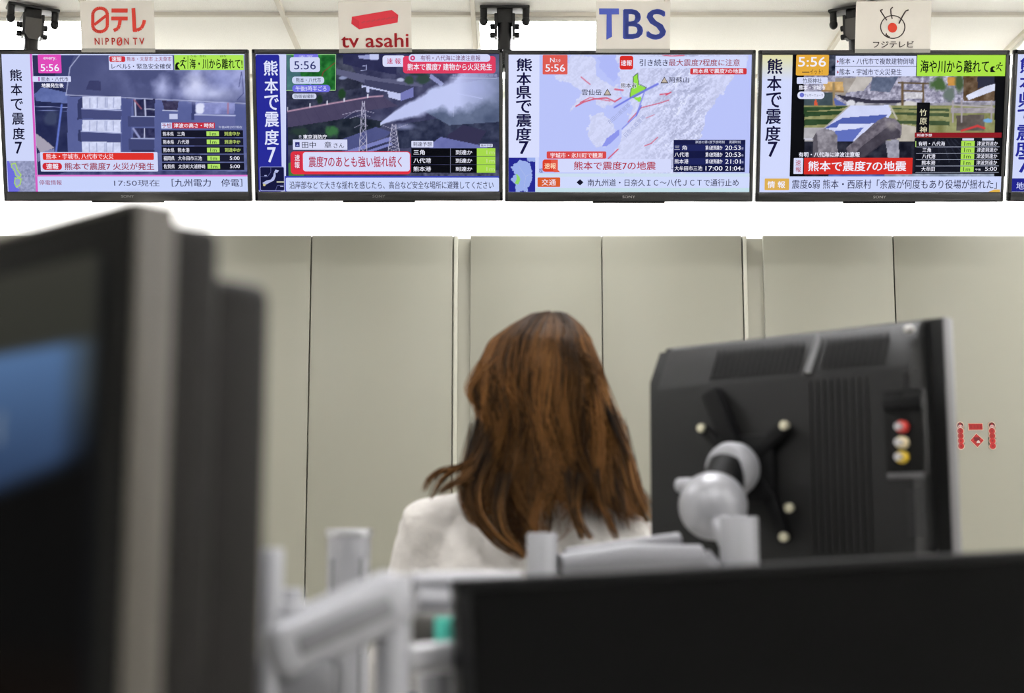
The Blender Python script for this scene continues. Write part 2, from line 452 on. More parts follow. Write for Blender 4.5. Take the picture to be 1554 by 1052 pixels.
def paint_fire(X, Y):
    p = Paint(X, Y, (46, 50, 88))
    p.box(180, 200, 420, 830, (40, 46, 86), n=30, sc=60)
    p.poly([(200, 330), (250, 285), (410, 320), (410, 385), (215, 370)], (92, 106, 165), n=30)
    p.poly([(330, 85), (470, 85), (400, 300), (330, 280)], (58, 64, 112))
    p.poly([(212, 565), (262, 600), (330, 655), (250, 690), (215, 640)], (166, 160, 178))
    p.poly([(225, 690), (330, 660), (330, 720), (230, 740)], (128, 132, 176), n=30)
    p.blob(310, 470, 50, 60, (70, 80, 110), .7)
    p.line([(205, 402), (410, 410)], 4, (150, 160, 215)); p.line([(205, 425), (410, 432)], 3, (120, 130, 190))
    p.line([(372, 395), (340, 690)], 12, (98, 118, 205))
    p.poly([(446, 85), (1510, 85), (1510, 392), (730, 350), (398, 335), (414, 180)], (76, 82, 126), n=14, sc=120)
    p.poly([(540, 245), (610, 250), (610, 310), (520, 300)], (58, 62, 104))
    p.line([(480, 88), (420, 165), (398, 333), (760, 352), (1500, 392)], 6, (184, 190, 228), .8)
    p.poly([(405, 340), (760, 356), (1500, 396), (1500, 830), (416, 830)], (88, 97, 152), n=8)
    p.poly([(470, 365), (500, 345), (500, 480), (470, 485)], (52, 58, 100))
    p.poly([(475, 545), (500, 550), (500, 620), (475, 615)], (52, 58, 100))
    for y in (345, 485, 620):
        p.box(500, y, 735, y + 78, (206, 212, 242), n=50, sc=22, seed=y)
        for x in (545, 590, 640, 650, 690): p.line([(x, y + 8), (x, y + 66)], 5, (140, 148, 190), .8)
    for y in (420, 558): p.poly([(492, y - 4), (738, y + 10), (738, y + 68), (494, y + 56)], (70, 76, 124)); p.line([(494, y - 3), (738, y + 10)], 6, (176, 184, 226))
    p.poly([(740, 355), (800, 360), (800, 690), (745, 690)], (76, 84, 138))
    p.box(812, 362, 942, 465, (42, 44, 80), n=50, sc=30)
    for x in (820, 880): p.line([(x, 366), (x + 6, 462)], 9, (196, 200, 232))
    p.line([(815, 366), (860, 420)], 8, (150, 90, 110)); p.line([(880, 420), (940, 425)], 5, (190, 196, 228))
    p.poly([(778, 465), (940, 468), (940, 530), (782, 530)], (66, 72, 118)); p.line([(800, 466), (940, 468)], 6, (176, 184, 226))
    p.box(812, 540, 942, 598, (48, 50, 88), n=60, sc=24); p.line([(812, 540), (850, 595)], 12, (150, 156, 205)); p.line([(880, 540), (880, 596)], 6, (200, 205, 236))
    p.box(785, 600, 940, 668, (64, 70, 116)); p.line([(800, 600), (940, 602)], 6, (176, 184, 226)); p.box(800, 668, 945, 690, (50, 52, 92))
    p.poly([(985, 370), (1085, 376), (1080, 432), (1000, 428)], (54, 50, 80), n=70, sc=20); p.line([(990, 430), (1080, 434)], 6, (190, 196, 230))
    p.box(1030, 450, 1082, 484, (196, 202, 236))
    p.box(1165, 380, 1190, 490, (58, 64, 112))
    p.box(1190, 385, 1425, 455, (134, 140, 196), n=60, sc=40); p.blob(1215, 420, 32, 42, (222, 226, 250), 1, .3)
    p.line([(1385, 390), (1385, 450)], 10, (160, 120, 150)); p.poly([(1182, 455), (1428, 462), (1428, 535), (1185, 525)], (96, 102, 158)); p.line([(1185, 457), (1428, 464)], 7, (190, 196, 234))
    p.box(1185, 590, 1428, 660, (70, 74, 120)); p.box(950, 690, 1500, 830, (92, 100, 150), n=60, sc=50)
    n = fbm(X, Y, 170, 11, 5); m = np.clip((X - 560) / 500, 0, 1) * np.clip((420 - Y) / 110, 0, 1)
    p.over(np.clip((n - .36) * 2.6, 0, 1) * m, (186, 192, 242), .8)
    p.blob(985, 290, 75, 90, (198, 204, 248), .75, .9); p.blob(1180, 290, 95, 110, (216, 220, 252), .9, .9); p.blob(1290, 330, 190, 70, (206, 212, 250), .8, .9); p.blob(1360, 240, 120, 90, (170, 178, 235), .6, .9)
    p.line([(1450, 290), (1465, 200), (1478, 330), (1440, 370)], 5, (60, 66, 120), .7)
    p.poly([(440, 795), (1500, 800), (1500, 830), (300, 830)], (70, 76, 120), n=60)
    return p.i
def paint_smoke(X, Y):
    p = Paint(X, Y, (62, 64, 96)); p.i += (fbm(X, Y, 60, 5)[..., None] - .5) * 60
    p.poly([(215, 85), (560, 85), (700, 300), (640, 360), (215, 440)], (58, 62, 82), n=70, sc=50)
    p.poly([(520, 180), (800, 240), (1040, 250), (1040, 290), (700, 270), (520, 215)], (92, 94, 126))
    p.poly([(560, 85), (880, 85), (885, 215), (840, 210), (640, 170), (560, 150)], (44, 46, 82), n=16)
    p.poly([(650, 100), (770, 92), (770, 130), (655, 118)], (150, 156, 205)); p.box(720, 92, 775, 122, (196, 202, 240))
    p.line([(675, 165), (700, 160), (702, 188), (668, 190)], 4, (170, 176, 220))
    p.poly([(890, 90), (1100, 200), (1180, 300), (940, 250), (890, 200)], (70, 74, 104), n=40)
    p.blob(960, 250, 34, 30, (52, 74, 62)); p.blob(1040, 240, 50, 40, (50, 70, 66)); p.blob(1010, 205, 60, 24, (46, 60, 66))
    p.blob(905, 247, 26, 14, (176, 182, 214)); p.blob(560, 235, 30, 12, (140, 148, 186))
    p.poly([(690, 245), (810, 262), (975, 285), (985, 360), (905, 375), (880, 330), (690, 290)], (64, 66, 98))
    p.poly([(672, 278), (905, 330), (908, 372), (835, 352), (830, 320), (720, 300), (720, 325), (676, 312)], (192, 198, 238))
    p.poly([(905, 330), (985, 290), (985, 350), (908, 375)], (118, 122, 184))
    p.poly([(1090, 210), (1170, 270), (1150, 285), (1080, 235)], (140, 146, 196))
    p.poly([(215, 370), (700, 290), (700, 340), (215, 440)], (50, 54, 78), n=60, sc=30)
    p.poly([(215, 440), (800, 346), (892, 405), (620, 445), (540, 485), (215, 535)], (74, 68, 98), n=10)
    for x in range(260, 820, 60): p.line([(x, 432 - (x - 220) * .155), (x + 50, 520 - (x - 220) * .12)], 3, (62, 58, 88), .6)
    p.line([(218, 438), (360, 412), (720, 350), (800, 344)], 9, (176, 142, 168)); [p.line([(x, 432 - (x - 220) * .16), (x, 414 - (x - 220) * .16)], 7, (226, 226, 246)) for x in (225, 362, 465, 568, 710)]
    p.poly([(215, 535), (540, 485), (640, 470), (820, 500), (760, 560), (560, 620), (215, 640)], (34, 42, 56), n=40, sc=30)
    p.blob(498, 556, 46, 40, (58, 108, 66), 1, .5, .8); p.blob(553, 332, 28, 36, (34, 66, 40)); p.blob(420, 365, 22, 30, (32, 50, 44)); p.blob(300, 560, 60, 30, (42, 60, 56))
    p.poly([(540, 610), (760, 530), (850, 560), (820, 590), (560, 680)], (78, 84, 134), n=14); p.poly([(560, 680), (850, 588), (860, 640), (700, 690)], (122, 128, 190)); p.poly([(600, 690), (860, 610), (860, 622), (640, 695)], (52, 56, 90))
    p.poly([(880, 520), (1500, 420), (1500, 620), (900, 660)], (46, 52, 78), n=60, sc=36)
    p.poly([(1080, 300), (1500, 230), (1500, 500), (1200, 520), (1040, 430)], (92, 104, 134), n=50, sc=80)
    p.line([(1250, 330), (1400, 360)], 5, (180, 186, 226), .8); p.line([(1225, 380), (1225, 470)], 4, (160, 166, 200), .7)
    p.poly([(1190, 580), (1285, 518), (1425, 555), (1370, 640), (1190, 615)], (52, 50, 80)); p.poly([(1080, 640), (1150, 590), (1430, 650), (1430, 690), (1090, 690)], (104, 110, 170), n=20)
    p.poly([(215, 760), (330, 690), (330, 830), (215, 830)], (70, 120, 60)); p.box(960, 790, 1500, 830, (70, 72, 96), n=90, sc=20)
    # smoke plume
    t = np.clip((X - 790) / 560, 0, 1.3); cy = 512 - 235 * t ** .85; w = 14 + 150 * t ** 1.1
    n = fbm(X, Y, 110, 21, 5); d = np.abs(Y - cy) / w + (n - .5) * 1.1
    p.over(np.clip((1 - d) / .45, 0, 1) * (X > 785) * np.clip((1560 - X) / 300, .25, 1), (200, 208, 252), .93)
    p.blob(930, 530, 90, 26, (190, 196, 245), .6, .8); p.blob(1380, 300, 150, 110, (176, 184, 236), .5, .9)
    for cx, y0, y1, wb in ((684, 378, 690, 24), (868, 515, 680, 34)):
        p.line([(cx - wb, y1), (cx - wb * .3, y0)], 4, (190, 188, 214)); p.line([(cx + wb, y1), (cx + wb * .3, y0)], 4, (190, 188, 214))
        for k in range(8):
            ya = y0 + (y1 - y0) * k / 8; yb = y0 + (y1 - y0) * (k + 1) / 8; f = .3 + .7 * k / 8
            p.line([(cx - wb * f, ya), (cx + wb * f, yb)], 3, (180, 178, 206), .9); p.line([(cx + wb * f, ya), (cx - wb * f, yb)], 3, (180, 178, 206), .9)
    for y, h in ((440, 125), (465, 85), (520, 55)): p.line([(684 - h, y + 15), (684, y - 12), (684 + h * .5, y + 6)], 3, (176, 174, 204), .8)
    p.line([(565, 480), (640, 430), (715, 440)], 3, (170, 168, 200), .7); p.line([(795, 520), (870, 545), (950, 515)], 3, (180, 178, 206), .7)
    return p.i
def paint_map(X, Y):
    p = Paint(X, Y, (186, 196, 250)); j = (fbm(X, Y, 45, 31) - .5) * 60; k = (fbm(X, Y, 45, 32) - .5) * 60
    q = Paint(X + j, Y + k, (0, 0, 0))
    land = q.mask([(690, 80), (1490, 80), (1495, 130), (1390, 240), (1340, 330), (1265, 420), (1230, 540), (1180, 640), (1090, 815), (600, 815), (640, 740), (700, 660), (735, 560), (770, 470), (800, 400), (745, 340), (720, 250), (690, 180)])
    land |= q.mask([(330, 225), (420, 100), (560, 90), (585, 190), (620, 245), (725, 290), (735, 350), (640, 400), (560, 350), (480, 400), (410, 430), (470, 360), (500, 310), (420, 270)])
    land |= q.mask([(530, 460), (620, 450), (700, 535), (650, 650), (560, 650), (512, 560)]) | q.mask([(580, 350), (670, 360), (640, 425), (570, 400)])
    r = fbm(X, Y, 30, 33, 5); sh = np.clip((r - np.roll(r, 2, 1) + r - np.roll(r, 2, 0)) * 9, -1, 1)
    hi = np.clip((X - 780) / 300, 0, 1) * np.clip((1350 - X) / 160, .15, 1)
    c = np.array((208, 213, 246.)) + (sh * (5 + 17 * hi))[..., None] - (hi * np.clip(r - .35, 0, 1) * 70)[..., None]
    p.over(land, c)
    p.over(q.mask([(600, 90), (700, 90), (720, 200), (690, 240), (610, 180)]), (176, 186, 248), 1)
    p.poly([(800, 225), (828, 200), (835, 255), (832, 272), (880, 290), (862, 318), (805, 352), (780, 345), (788, 300), (805, 275)], (150, 222, 74)); p.poly([(800, 352), (850, 345), (856, 372), (836, 378)], (150, 222, 74))
    p.line([(800, 225), (828, 202), (835, 268), (882, 290), (862, 318), (800, 352), (780, 345), (788, 300), (803, 275), (800, 225)], 4, (50, 66, 66), .9)
    red = (214, 84, 112)
    p.line([(455, 403), (500, 378), (560, 360), (640, 352), (690, 375), (728, 352)], 8, red); p.line([(480, 380), (540, 350), (660, 372)], 5, red); p.line([(485, 225), (540, 270)], 6, red); p.line([(690, 300), (740, 306)], 9, red)
    p.line([(1018, 366), (960, 385), (850, 412), (770, 500)], 6, (206, 100, 130)); p.line([(965, 332), (1020, 325), (1000, 335), (1030, 318)], 7, red); p.line([(950, 592), (910, 630), (870, 645)], 5, red); p.line([(710, 665), (650, 722)], 7, red); p.line([(880, 475), (930, 455)], 4, (206, 120, 150)); p.line([(980, 90), (1040, 100), (1110, 92)], 8, red)
    blue = (116, 124, 226)
    p.line([(688, 410), (800, 345)], 10, blue); p.line([(800, 345), (950, 268)], 13, blue); p.line([(735, 540), (820, 460), (868, 320)], 8, (140, 148, 232)); p.line([(820, 460), (850, 400)], 8, blue); p.poly([(612, 650), (640, 600), (720, 540), (715, 580), (640, 650)], (142, 150, 236))
    return p.i
def paint_shrine(X, Y):
    p = Paint(X, Y, (140, 138, 150))
    p.i += (fbm(X, Y, 30, 41)[..., None] - .5) * 120
    p.box(200, 80, 1460, 215, (60, 66, 84), n=130, sc=26)
    p.box(280, 205, 1400, 360, (156, 154, 176), n=190, sc=16, seed=9)
    p.poly([(600, 210), (700, 215), (640, 290), (540, 300)], (190, 184, 180), n=40); p.poly([(690, 215), (840, 210), (790, 300), (680, 290)], (96, 106, 132), n=50, sc=20)
    p.poly([(480, 215), (600, 215), (520, 340), (470, 300)], (164, 156, 150), n=50)
    p.box(410, 240, 525, 295, (206, 168, 110), n=60, sc=20); p.line([(405, 290), (525, 296)], 10, (150, 120, 84))
    p.box(300, 300, 470, 380, (60, 74, 82), n=50); p.line([(470, 250), (472, 380)], 14, (150, 130, 96))
    p.poly([(470, 330), (560, 380), (480, 380)], (90, 104, 170)); p.poly([(480, 310), (700, 345), (880, 345), (880, 362), (560, 360)], (54, 52, 70))
    p.blob(565, 362, 30, 24, (216, 216, 226), 1, .3); p.blob(620, 370, 32, 20, (206, 206, 218), 1, .3); p.blob(905, 368, 50, 24, (210, 206, 206), 1, .3); p.blob(842, 375, 20, 18, (200, 196, 196), 1, .3)
    p.poly([(360, 350), (368, 335), (382, 380), (355, 382)], (216, 90, 60))
    p.line([(862, 245), (862, 390)], 14, (110, 90, 66)); p.line([(980, 250), (980, 360)], 12, (104, 86, 64)); p.line([(840, 245), (1010, 250)], 9, (96, 80, 60)); p.line([(862, 290), (980, 295)], 8, (104, 86, 64)); p.box(872, 300, 975, 335, (208, 206, 214), n=80, sc=9)
    p.blob(1070, 255, 55, 50, (72, 100, 60), 1, .4, .7); p.blob(1130, 310, 40, 50, (104, 118, 112), 1, .4); p.box(1120, 215, 1180, 260, (196, 140, 66), n=40); p.blob(1185, 250, 32, 70, (70, 92, 60), 1, .5)
    p.box(1210, 205, 1400, 350, (104, 84, 66), n=90, sc=28); p.poly([(1225, 320), (1390, 240), (1390, 290), (1240, 345)], (214, 218, 240), n=40); p.poly([(1290, 212), (1395, 210), (1395, 250), (1290, 280)], (46, 48, 66))
    p.box(280, 375, 1400, 600, (140, 142, 96), n=70, sc=40, seed=17)
    for y, h in ((385, 10), (410, 16), (455, 22)): p.poly([(280, y), (560, y - 6), (500, y + h), (280, y + h + 14)], (46, 72, 44), n=30); p.poly([(800, y + 4), (1130, y + 10), (1130, y + h + 14), (810, y + h)], (66, 84, 56), n=30)
    p.box(280, 500, 440, 600, (176, 174, 180), n=50)
    p.poly([(560, 375), (790, 372), (800, 420), (690, 560), (560, 640), (400, 640), (420, 500)], (206, 212, 246), n=16)
    p.poly([(520, 445), (780, 425), (740, 470), (480, 500), (410, 505)], (82, 98, 176)); p.poly([(480, 520), (640, 500), (560, 600), (420, 620), (440, 560)], (96, 112, 190)); p.poly([(500, 480), (650, 480), (600, 508), (480, 510)], (214, 220, 250))
    p.line([(560, 375), (420, 500)], 8, (176, 172, 170)); p.line([(790, 375), (830, 450)], 10, (190, 186, 172))
    p.box(1140, 390, 1390, 420, (160, 154, 160), n=60, sc=20); p.box(1170, 430, 1330, 520, (96, 88, 84), n=50); [p.line([(x, 350), (x, 470)], 9, (168, 160, 166)) for x in (1150, 1200, 1370)]
    p.line([(1150, 372), (1375, 385)], 8, (176, 170, 176)); p.line([(1200, 520), (1290, 492), (1330, 505)], 12, (206, 64, 66)); p.blob(1350, 462, 30, 14, (120, 170, 220))
    p.box(280, 580, 1400, 790, (34, 36, 50), n=60, sc=36); p.poly([(860, 480), (960, 500), (960, 580), (820, 580)], (186, 180, 170), n=40)
    # fallen round pillars
    p.poly([(348, 670), (350, 560), (372, 520), (420, 505), (470, 518), (492, 550), (490, 670)], (132, 128, 138), n=90, sc=22); p.poly([(348, 670), (350, 560), (372, 525), (385, 670)], (72, 68, 78), .7)
    p.poly([(540, 618), (720, 460), (760, 440), (820, 450), (858, 490), (855, 545), (820, 575), (770, 570), (640, 670), (560, 670)], (112, 106, 118), n=90, sc=24)
    p.poly([(640, 600), (800, 480), (850, 520), (850, 560), (780, 570), (650, 670), (570, 668)], (62, 58, 70), .8, n=40); p.blob(800, 490, 40, 36, (150, 144, 148), .8, .7)
    p.poly([(765, 575), (840, 570), (845, 680), (780, 680)], (150, 150, 166), n=70, sc=20)
    p.box(930, 560, 1430, 790, (20, 22, 34), n=26); [p.line([(1050 + 22 * k, 570), (1010 + 60 * k, 700)], 3, (70, 76, 96), .6) for k in range(6)]
    p.poly([(300, 560), (350, 560), (350, 568), (300, 572)], (200, 200, 216)); p.box(440, 770, 760, 790, (90, 110, 180), n=60); p.box(760, 765, 1400, 790, (140, 150, 170), n=90, sc=24)
    m = (X < 301) | (X > 1388)
    p.over(m, (8, 9, 14))
    return p.i
def paint_local_map(X, Y):
    p = Paint(X, Y, (150, 156, 192)); p.i += (fbm(X, Y, 12, 51)[..., None] - .5) * 70
    q = Paint(X + (fbm(X, Y, 24, 52) - .5) * 40, Y, (0, 0, 0)); p.over(q.mask([(30, 735), (60, 735), (95, 820), (110, 925), (40, 925)]), (108, 108, 222))
    for pts in ([(68, 755), (92, 750), (105, 790), (128, 820), (120, 838), (95, 822), (85, 790), (68, 772)], [(92, 838), (130, 846), (122, 880), (100, 895), (88, 870)]):
        p.poly(pts, (150, 160, 206)); p.line(pts + pts[:1], 5, (176, 232, 60))
    return p.i
def paint_green(X, Y):
    p = Paint(X, Y, (36, 110, 48)); p.i += (fbm(X, Y, 40, 61)[..., None] - .5) * np.array((70, 130, 60.)); p.poly([(215, 92), (240, 92), (300, 200), (330, 312), (215, 312)], (90, 110, 160), .6)
    p.line([(410, 310), (440, 200), (515, 140)], 5, (150, 40, 50), .7); p.line([(350, 230), (380, 330)], 9, (104, 140, 220), .9); return p.i
def paint_kyushu(X, Y):
    p = Paint(X, Y, (34, 38, 146)); q = Paint(X + (fbm(X, Y, 18, 71) - .5) * 26, Y + (fbm(X, Y, 18, 72) - .5) * 26, (0, 0, 0))
    p.over(q.mask([(60, 770), (110, 735), (170, 745), (190, 800), (185, 860), (160, 925), (95, 925), (90, 880), (60, 850), (85, 810)]), (156, 176, 236)); p.over(q.mask([(150, 712), (210, 712), (210, 740), (160, 735)]), (156, 176, 236))
    p.poly([(92, 812), (112, 830), (118, 850), (104, 880), (84, 872), (96, 846)], (146, 214, 104)); p.line([(110, 770), (150, 830), (190, 810)], 2, (190, 200, 236), .7); p.line([(150, 830), (140, 900)], 2, (190, 200, 236), .7)
    return p.i

KUMA = '熊本で震度7'
def screen_fire(s):
    s.poly([(-5, 80), (1483, 92), (1508, 922), (48, 922)], (206, 214, 250), 1)
    s.picture(187, 88, 1505, 822, paint_fire)
    s.picture(40, 735, 222, 922, paint_local_map, 60, 60); s.text('熊本県内', 130, 822, 205, 836, (90, 96, 140))
    s.rect(171, 80, 234, 922, (216, 96, 196)); s.poly([(186, 80), (192, 80), (247, 922), (236, 922)], (206, 214, 250)) if False else None
    s.column(list(zip(KUMA, (87, 92, 97, 104, 110, 111), (210, 298, 390, 478, 568, 655))), 80, 74, INK, .022)
    s.rect(220, 84, 370, 200, (224, 76, 186), 6); s.text('every.', 256, 101, 336, 122, PUREW, .01); s.text('5:56', 238, 143, 355, 188, PUREW, .015)
    s.rect(190, 217, 428, 253, WHITE, 4); s.rect(225, 222, 236, 248, (206, 96, 196)); s.text('熊本・八代市', 243, 222, 412, 250, NAVY, .004); s.text('地震発生後', 246, 261, 384, 288, PUREW, .03)
    s.rect(657, 95, 1051, 185, WHITE, 4); s.rect(661, 98, 760, 134, (206, 48, 62), 10); s.text('速報', 675, 102, 738, 131, PUREW, .02); s.text('熊本・天草市 上天草市', 768, 102, 1042, 132, CRIM, .006); s.text('レベル5・緊急安全確保', 675, 143, 1040, 179, NAVY, .008)
    s.rect(1057, 93, 1480, 188, (176, 232, 88)); run_icon(s, 1064, 104, 1134, 184, False); s.line([(1141, 100), (1141, 180)], 3, (40, 60, 30))
    s.text('海・川から離れて!', 1150, 116, 1472, 182, (18, 24, 20), .022)
    for t, a, b in (('うみ', 1156, 1194), ('かわ', 1212, 1250), ('はな', 1336, 1374)): s.text(t, a, 96, b, 110, (18, 24, 20))
    s.rect(982, 505, 1048, 541, WHITE); s.text('予想', 986, 509, 1044, 537, CRIM, .01); s.rect(1049, 505, 1308, 541, (196, 44, 62)); s.text('津波の高さ・時刻', 1058, 509, 1300, 537, PUREW, .018); s.text('午後4時29分現在', 1330, 525, 1472, 542, (206, 210, 236))
    rows = (('熊本県', '三角', 1126, '到達中か', 1), ('熊本県', '八代港', 1153, '到達中か', 1), ('熊本県', '熊本港', 1155, '到達中か', 1), ('福岡県', '大牟田市三池', 1230, '5:00', 0), ('佐賀県', '太良町大浦野崎', 1250, '5:00', 0))
    for i, (a, b, e, c, g) in enumerate(rows):
        y = 573 + 49.3 * i; dx = i * 2.2
        s.rect(982 + dx, y - 22, 1478 + dx, y + 22, (18, 20, 38) if i % 2 == 0 else (26, 28, 50))
        s.text(a, 992 + dx, y - 13, 1060 + dx, y + 13, PUREW, .012); s.text(b, 1080 + dx, y - 13, e + dx * .3, y + 13, PUREW, .012)
        s.rect(1257 + dx, y - 14, 1333 + dx, y + 14, (178, 226, 104)); s.text('1m', 1277 + dx, y - 10, 1316 + dx, y + 11, (40, 60, 50), .006)
        if g: s.text(c, 1364 + dx, y - 12, 1460 + dx, y + 13, (206, 232, 120), .012)
        else: s.text(c, 1392 + dx, y - 11, 1452 + dx, y + 11, PUREW, .01)
    s.rect(246, 682, 968, 801, (208, 214, 248), 6); s.rect(262, 686, 942, 731, (222, 50, 44), 8); s.text('熊本・宇城市, 八代市で火災', 283, 692, 697, 726, (250, 226, 236), .012)
    s.rect(261, 747, 383, 791, (206, 40, 54), 20); s.text('速報', 284, 752, 362, 787, PUREW, .02); s.text('熊本で震度7 火災が発生', 397, 746, 945, 792, CRIM, .014)
    s.rect(222, 820, 1506, 831, (222, 120, 206)); s.rect(233, 831, 1508, 922, (200, 212, 252)); s.text('停電情報', 243, 852, 383, 882, (150, 52, 96), .006); s.text('17:50現在', 700, 850, 978, 890, (96, 98, 128), .004); s.text('［九州電力　停電］', 1050, 846, 1476, 892, NAVY, .006)
def run_icon(s, x0, y0, x1, y1, flip):
    w, h = x1 - x0, y1 - y0; k = (18, 24, 20); X = (lambda a: x1 - a * w) if flip else (lambda a: x0 + a * w); Y = lambda b: y0 + b * h
    s.poly([(X(.0), Y(1)), (X(.0), Y(.62)), (X(.12), Y(.45)), (X(.3), Y(.42)), (X(.4), Y(.55)), (X(.28), Y(.55)), (X(.2), Y(.66)), (X(.26), Y(.82)), (X(.42), Y(.98)), (X(.3), Y(1))], k)
    s.disc(X(.78), Y(.12), w * .07, k); lw = h * .09
    s.line([(X(.72), Y(.25)), (X(.62), Y(.55)), (X(.8), Y(.72)), (X(.86), Y(.92))], lw, k); s.line([(X(.62), Y(.55)), (X(.5), Y(.72)), (X(.44), Y(.68))], lw, k); s.line([(X(.7), Y(.3)), (X(.9), Y(.38)), (X(.98), Y(.3))], lw * .8, k); s.line([(X(.7), Y(.28)), (X(.52), Y(.32)), (X(.48), Y(.45))], lw * .8, k)
def screen_smoke(s):
    s.poly([(30, 90), (1500, 92), (1500, 915), (60, 915)], (30, 32, 90), 1)
    s.picture(214, 92, 1500, 824, paint_smoke)
    s.poly([(30, 92), (215, 92), (222, 915), (60, 915)], (206, 212, 248)); s.rect(30, 94, 200, 915, (38, 42, 152), 14)
    s.column(list(zip(KUMA, (122, 127, 130, 132, 133, 134), (175, 283, 383, 485, 592, 697))), 90, 92, (222, 226, 252), .024)
    s.rect(62, 767, 215, 913, (150, 156, 216), 10); s.rect(66, 771, 212, 909, (20, 22, 62), 8)
    s.poly([(80, 865), (105, 850), (130, 845), (145, 825), (148, 805), (158, 800), (160, 825), (150, 850), (120, 865), (95, 878)], (176, 184, 230)); s.poly([(150, 800), (158, 785), (180, 790), (168, 806)], (176, 184, 230)); s.disc(92, 876, 8, (206, 196, 140)); s.line([(66, 828), (110, 828), (130, 800), (130, 771)], 2, (110, 116, 180)); s.line([(160, 909), (170, 880), (212, 878)], 2, (110, 116, 180)); s.rect(166, 855, 212, 863, (190, 190, 170)); s.rect(92, 818, 106, 824, (170, 176, 220)); s.rect(188, 882, 208, 888, (170, 176, 220))
    s.picture(216, 94, 515, 310, paint_green, 70, 50); s.line([(216, 94), (515, 94), (515, 310), (216, 310)], 3, (170, 220, 150))
    s.rect(260, 92, 410, 125, (120, 116, 226), 8); s.rect(237, 110, 421, 199, (208, 214, 246), 14); s.text('天気', 290, 98, 380, 113, (210, 214, 250)); s.text('5:56', 263, 134, 396, 184, (44, 48, 110), .004)
    s.rect(252, 227, 447, 271, (204, 214, 244), 18); s.text('熊本・八代市', 275, 234, 427, 263, NAVY, .004); s.rect(254, 277, 484, 321, (112, 112, 226), 20); s.text('午後5時半ごろ', 274, 284, 461, 314, (226, 228, 252), .008); s.rect(254, 329, 401, 362, (206, 212, 238), 14); s.text('防衛省撮影', 268, 335, 387, 357, (50, 54, 90))
    s.rect(798, 100, 936, 169, (216, 220, 250), 18); s.text('速 報', 824, 117, 908, 152, (196, 48, 104), .012)
    s.rect(921, 104, 1480, 209, (222, 62, 98), 18); s.rect(956, 93, 1448, 139, (212, 216, 250), 20); s.disc(980, 116, 15, (206, 64, 120)); s.poly([(975, 108), (988, 116), (975, 124)], (232, 220, 250)); s.text('有明・八代海に津波注意報', 1028, 100, 1388, 132, (104, 36, 96), .006)
    s.text('熊本で震度7 建物から火災発生', 948, 149, 1458, 191, PUREW, .014); s.line([(1215, 236), (1490, 238)], 3, (200, 206, 240)); s.text('熊本・八代市 火災現場', 1220, 212, 1490, 231, (160, 166, 206))
    s.text('元', 296, 580, 314, 600, (220, 222, 246)); s.text('東京消防庁', 322, 576, 467, 602, PUREW, .02); s.rect(261, 605, 590, 667, (214, 218, 248)); s.rect(275, 621, 303, 650, (50, 50, 120)); s.poly([(279, 645), (290, 632), (299, 645)], (150, 160, 220))
    s.text('田中　章', 316, 618, 494, 656, INK, .004); s.text('さん', 507, 626, 570, 656, INK, .002)
    s.rect(248, 676, 972, 813, (224, 48, 66), 22); s.rect(322, 681, 966, 796, (214, 218, 250), 16); s.rect(266, 690, 318, 786, (206, 44, 72), 10); s.text('速', 273, 695, 305, 733, PUREW, .01); s.text('報', 273, 738, 305, 776, PUREW, .01); s.text('震度7のあとも強い揺れ続く', 357, 705, 918, 771, (176, 38, 78), .014)
    s.rect(974, 614, 1106, 653, (214, 218, 246), 4); s.text('到達予想', 985, 620, 1096, 647, INK, .004); s.rect(1386, 632, 1462, 651, (210, 214, 240), 4); s.text('最大予想', 1392, 635, 1456, 648, INK)
    for i, t in enumerate(('三角', '八代港', '熊本港')):
        y = 658 + 49.5 * i
        s.rect(974, y, 1478, y + 47, (6, 7, 14)); s.line([(1209, y), (1209, y + 47)], 3, (120, 124, 150)); s.rect(1367, y, 1478, y + 47, (166, 218, 76)); s.text('1m', 1425, y + 13, 1474, y + 36, (200, 222, 150), .004)
        s.text(t, 987, y + 9, 1055 if i == 0 else 1093, y + 39, PUREW, .014); s.text('到達か', 1240, y + 11, 1340, y + 38, PUREW, .014)
    s.rect(215, 823, 1500, 915, (60, 70, 180)); s.rect(222, 833, 1500, 915, (202, 214, 252), 8); s.text('沿岸部などで大きな揺れを感じたら、高台など安全な場所に避難してください', 243, 854, 1467, 900, NAVY, .006)
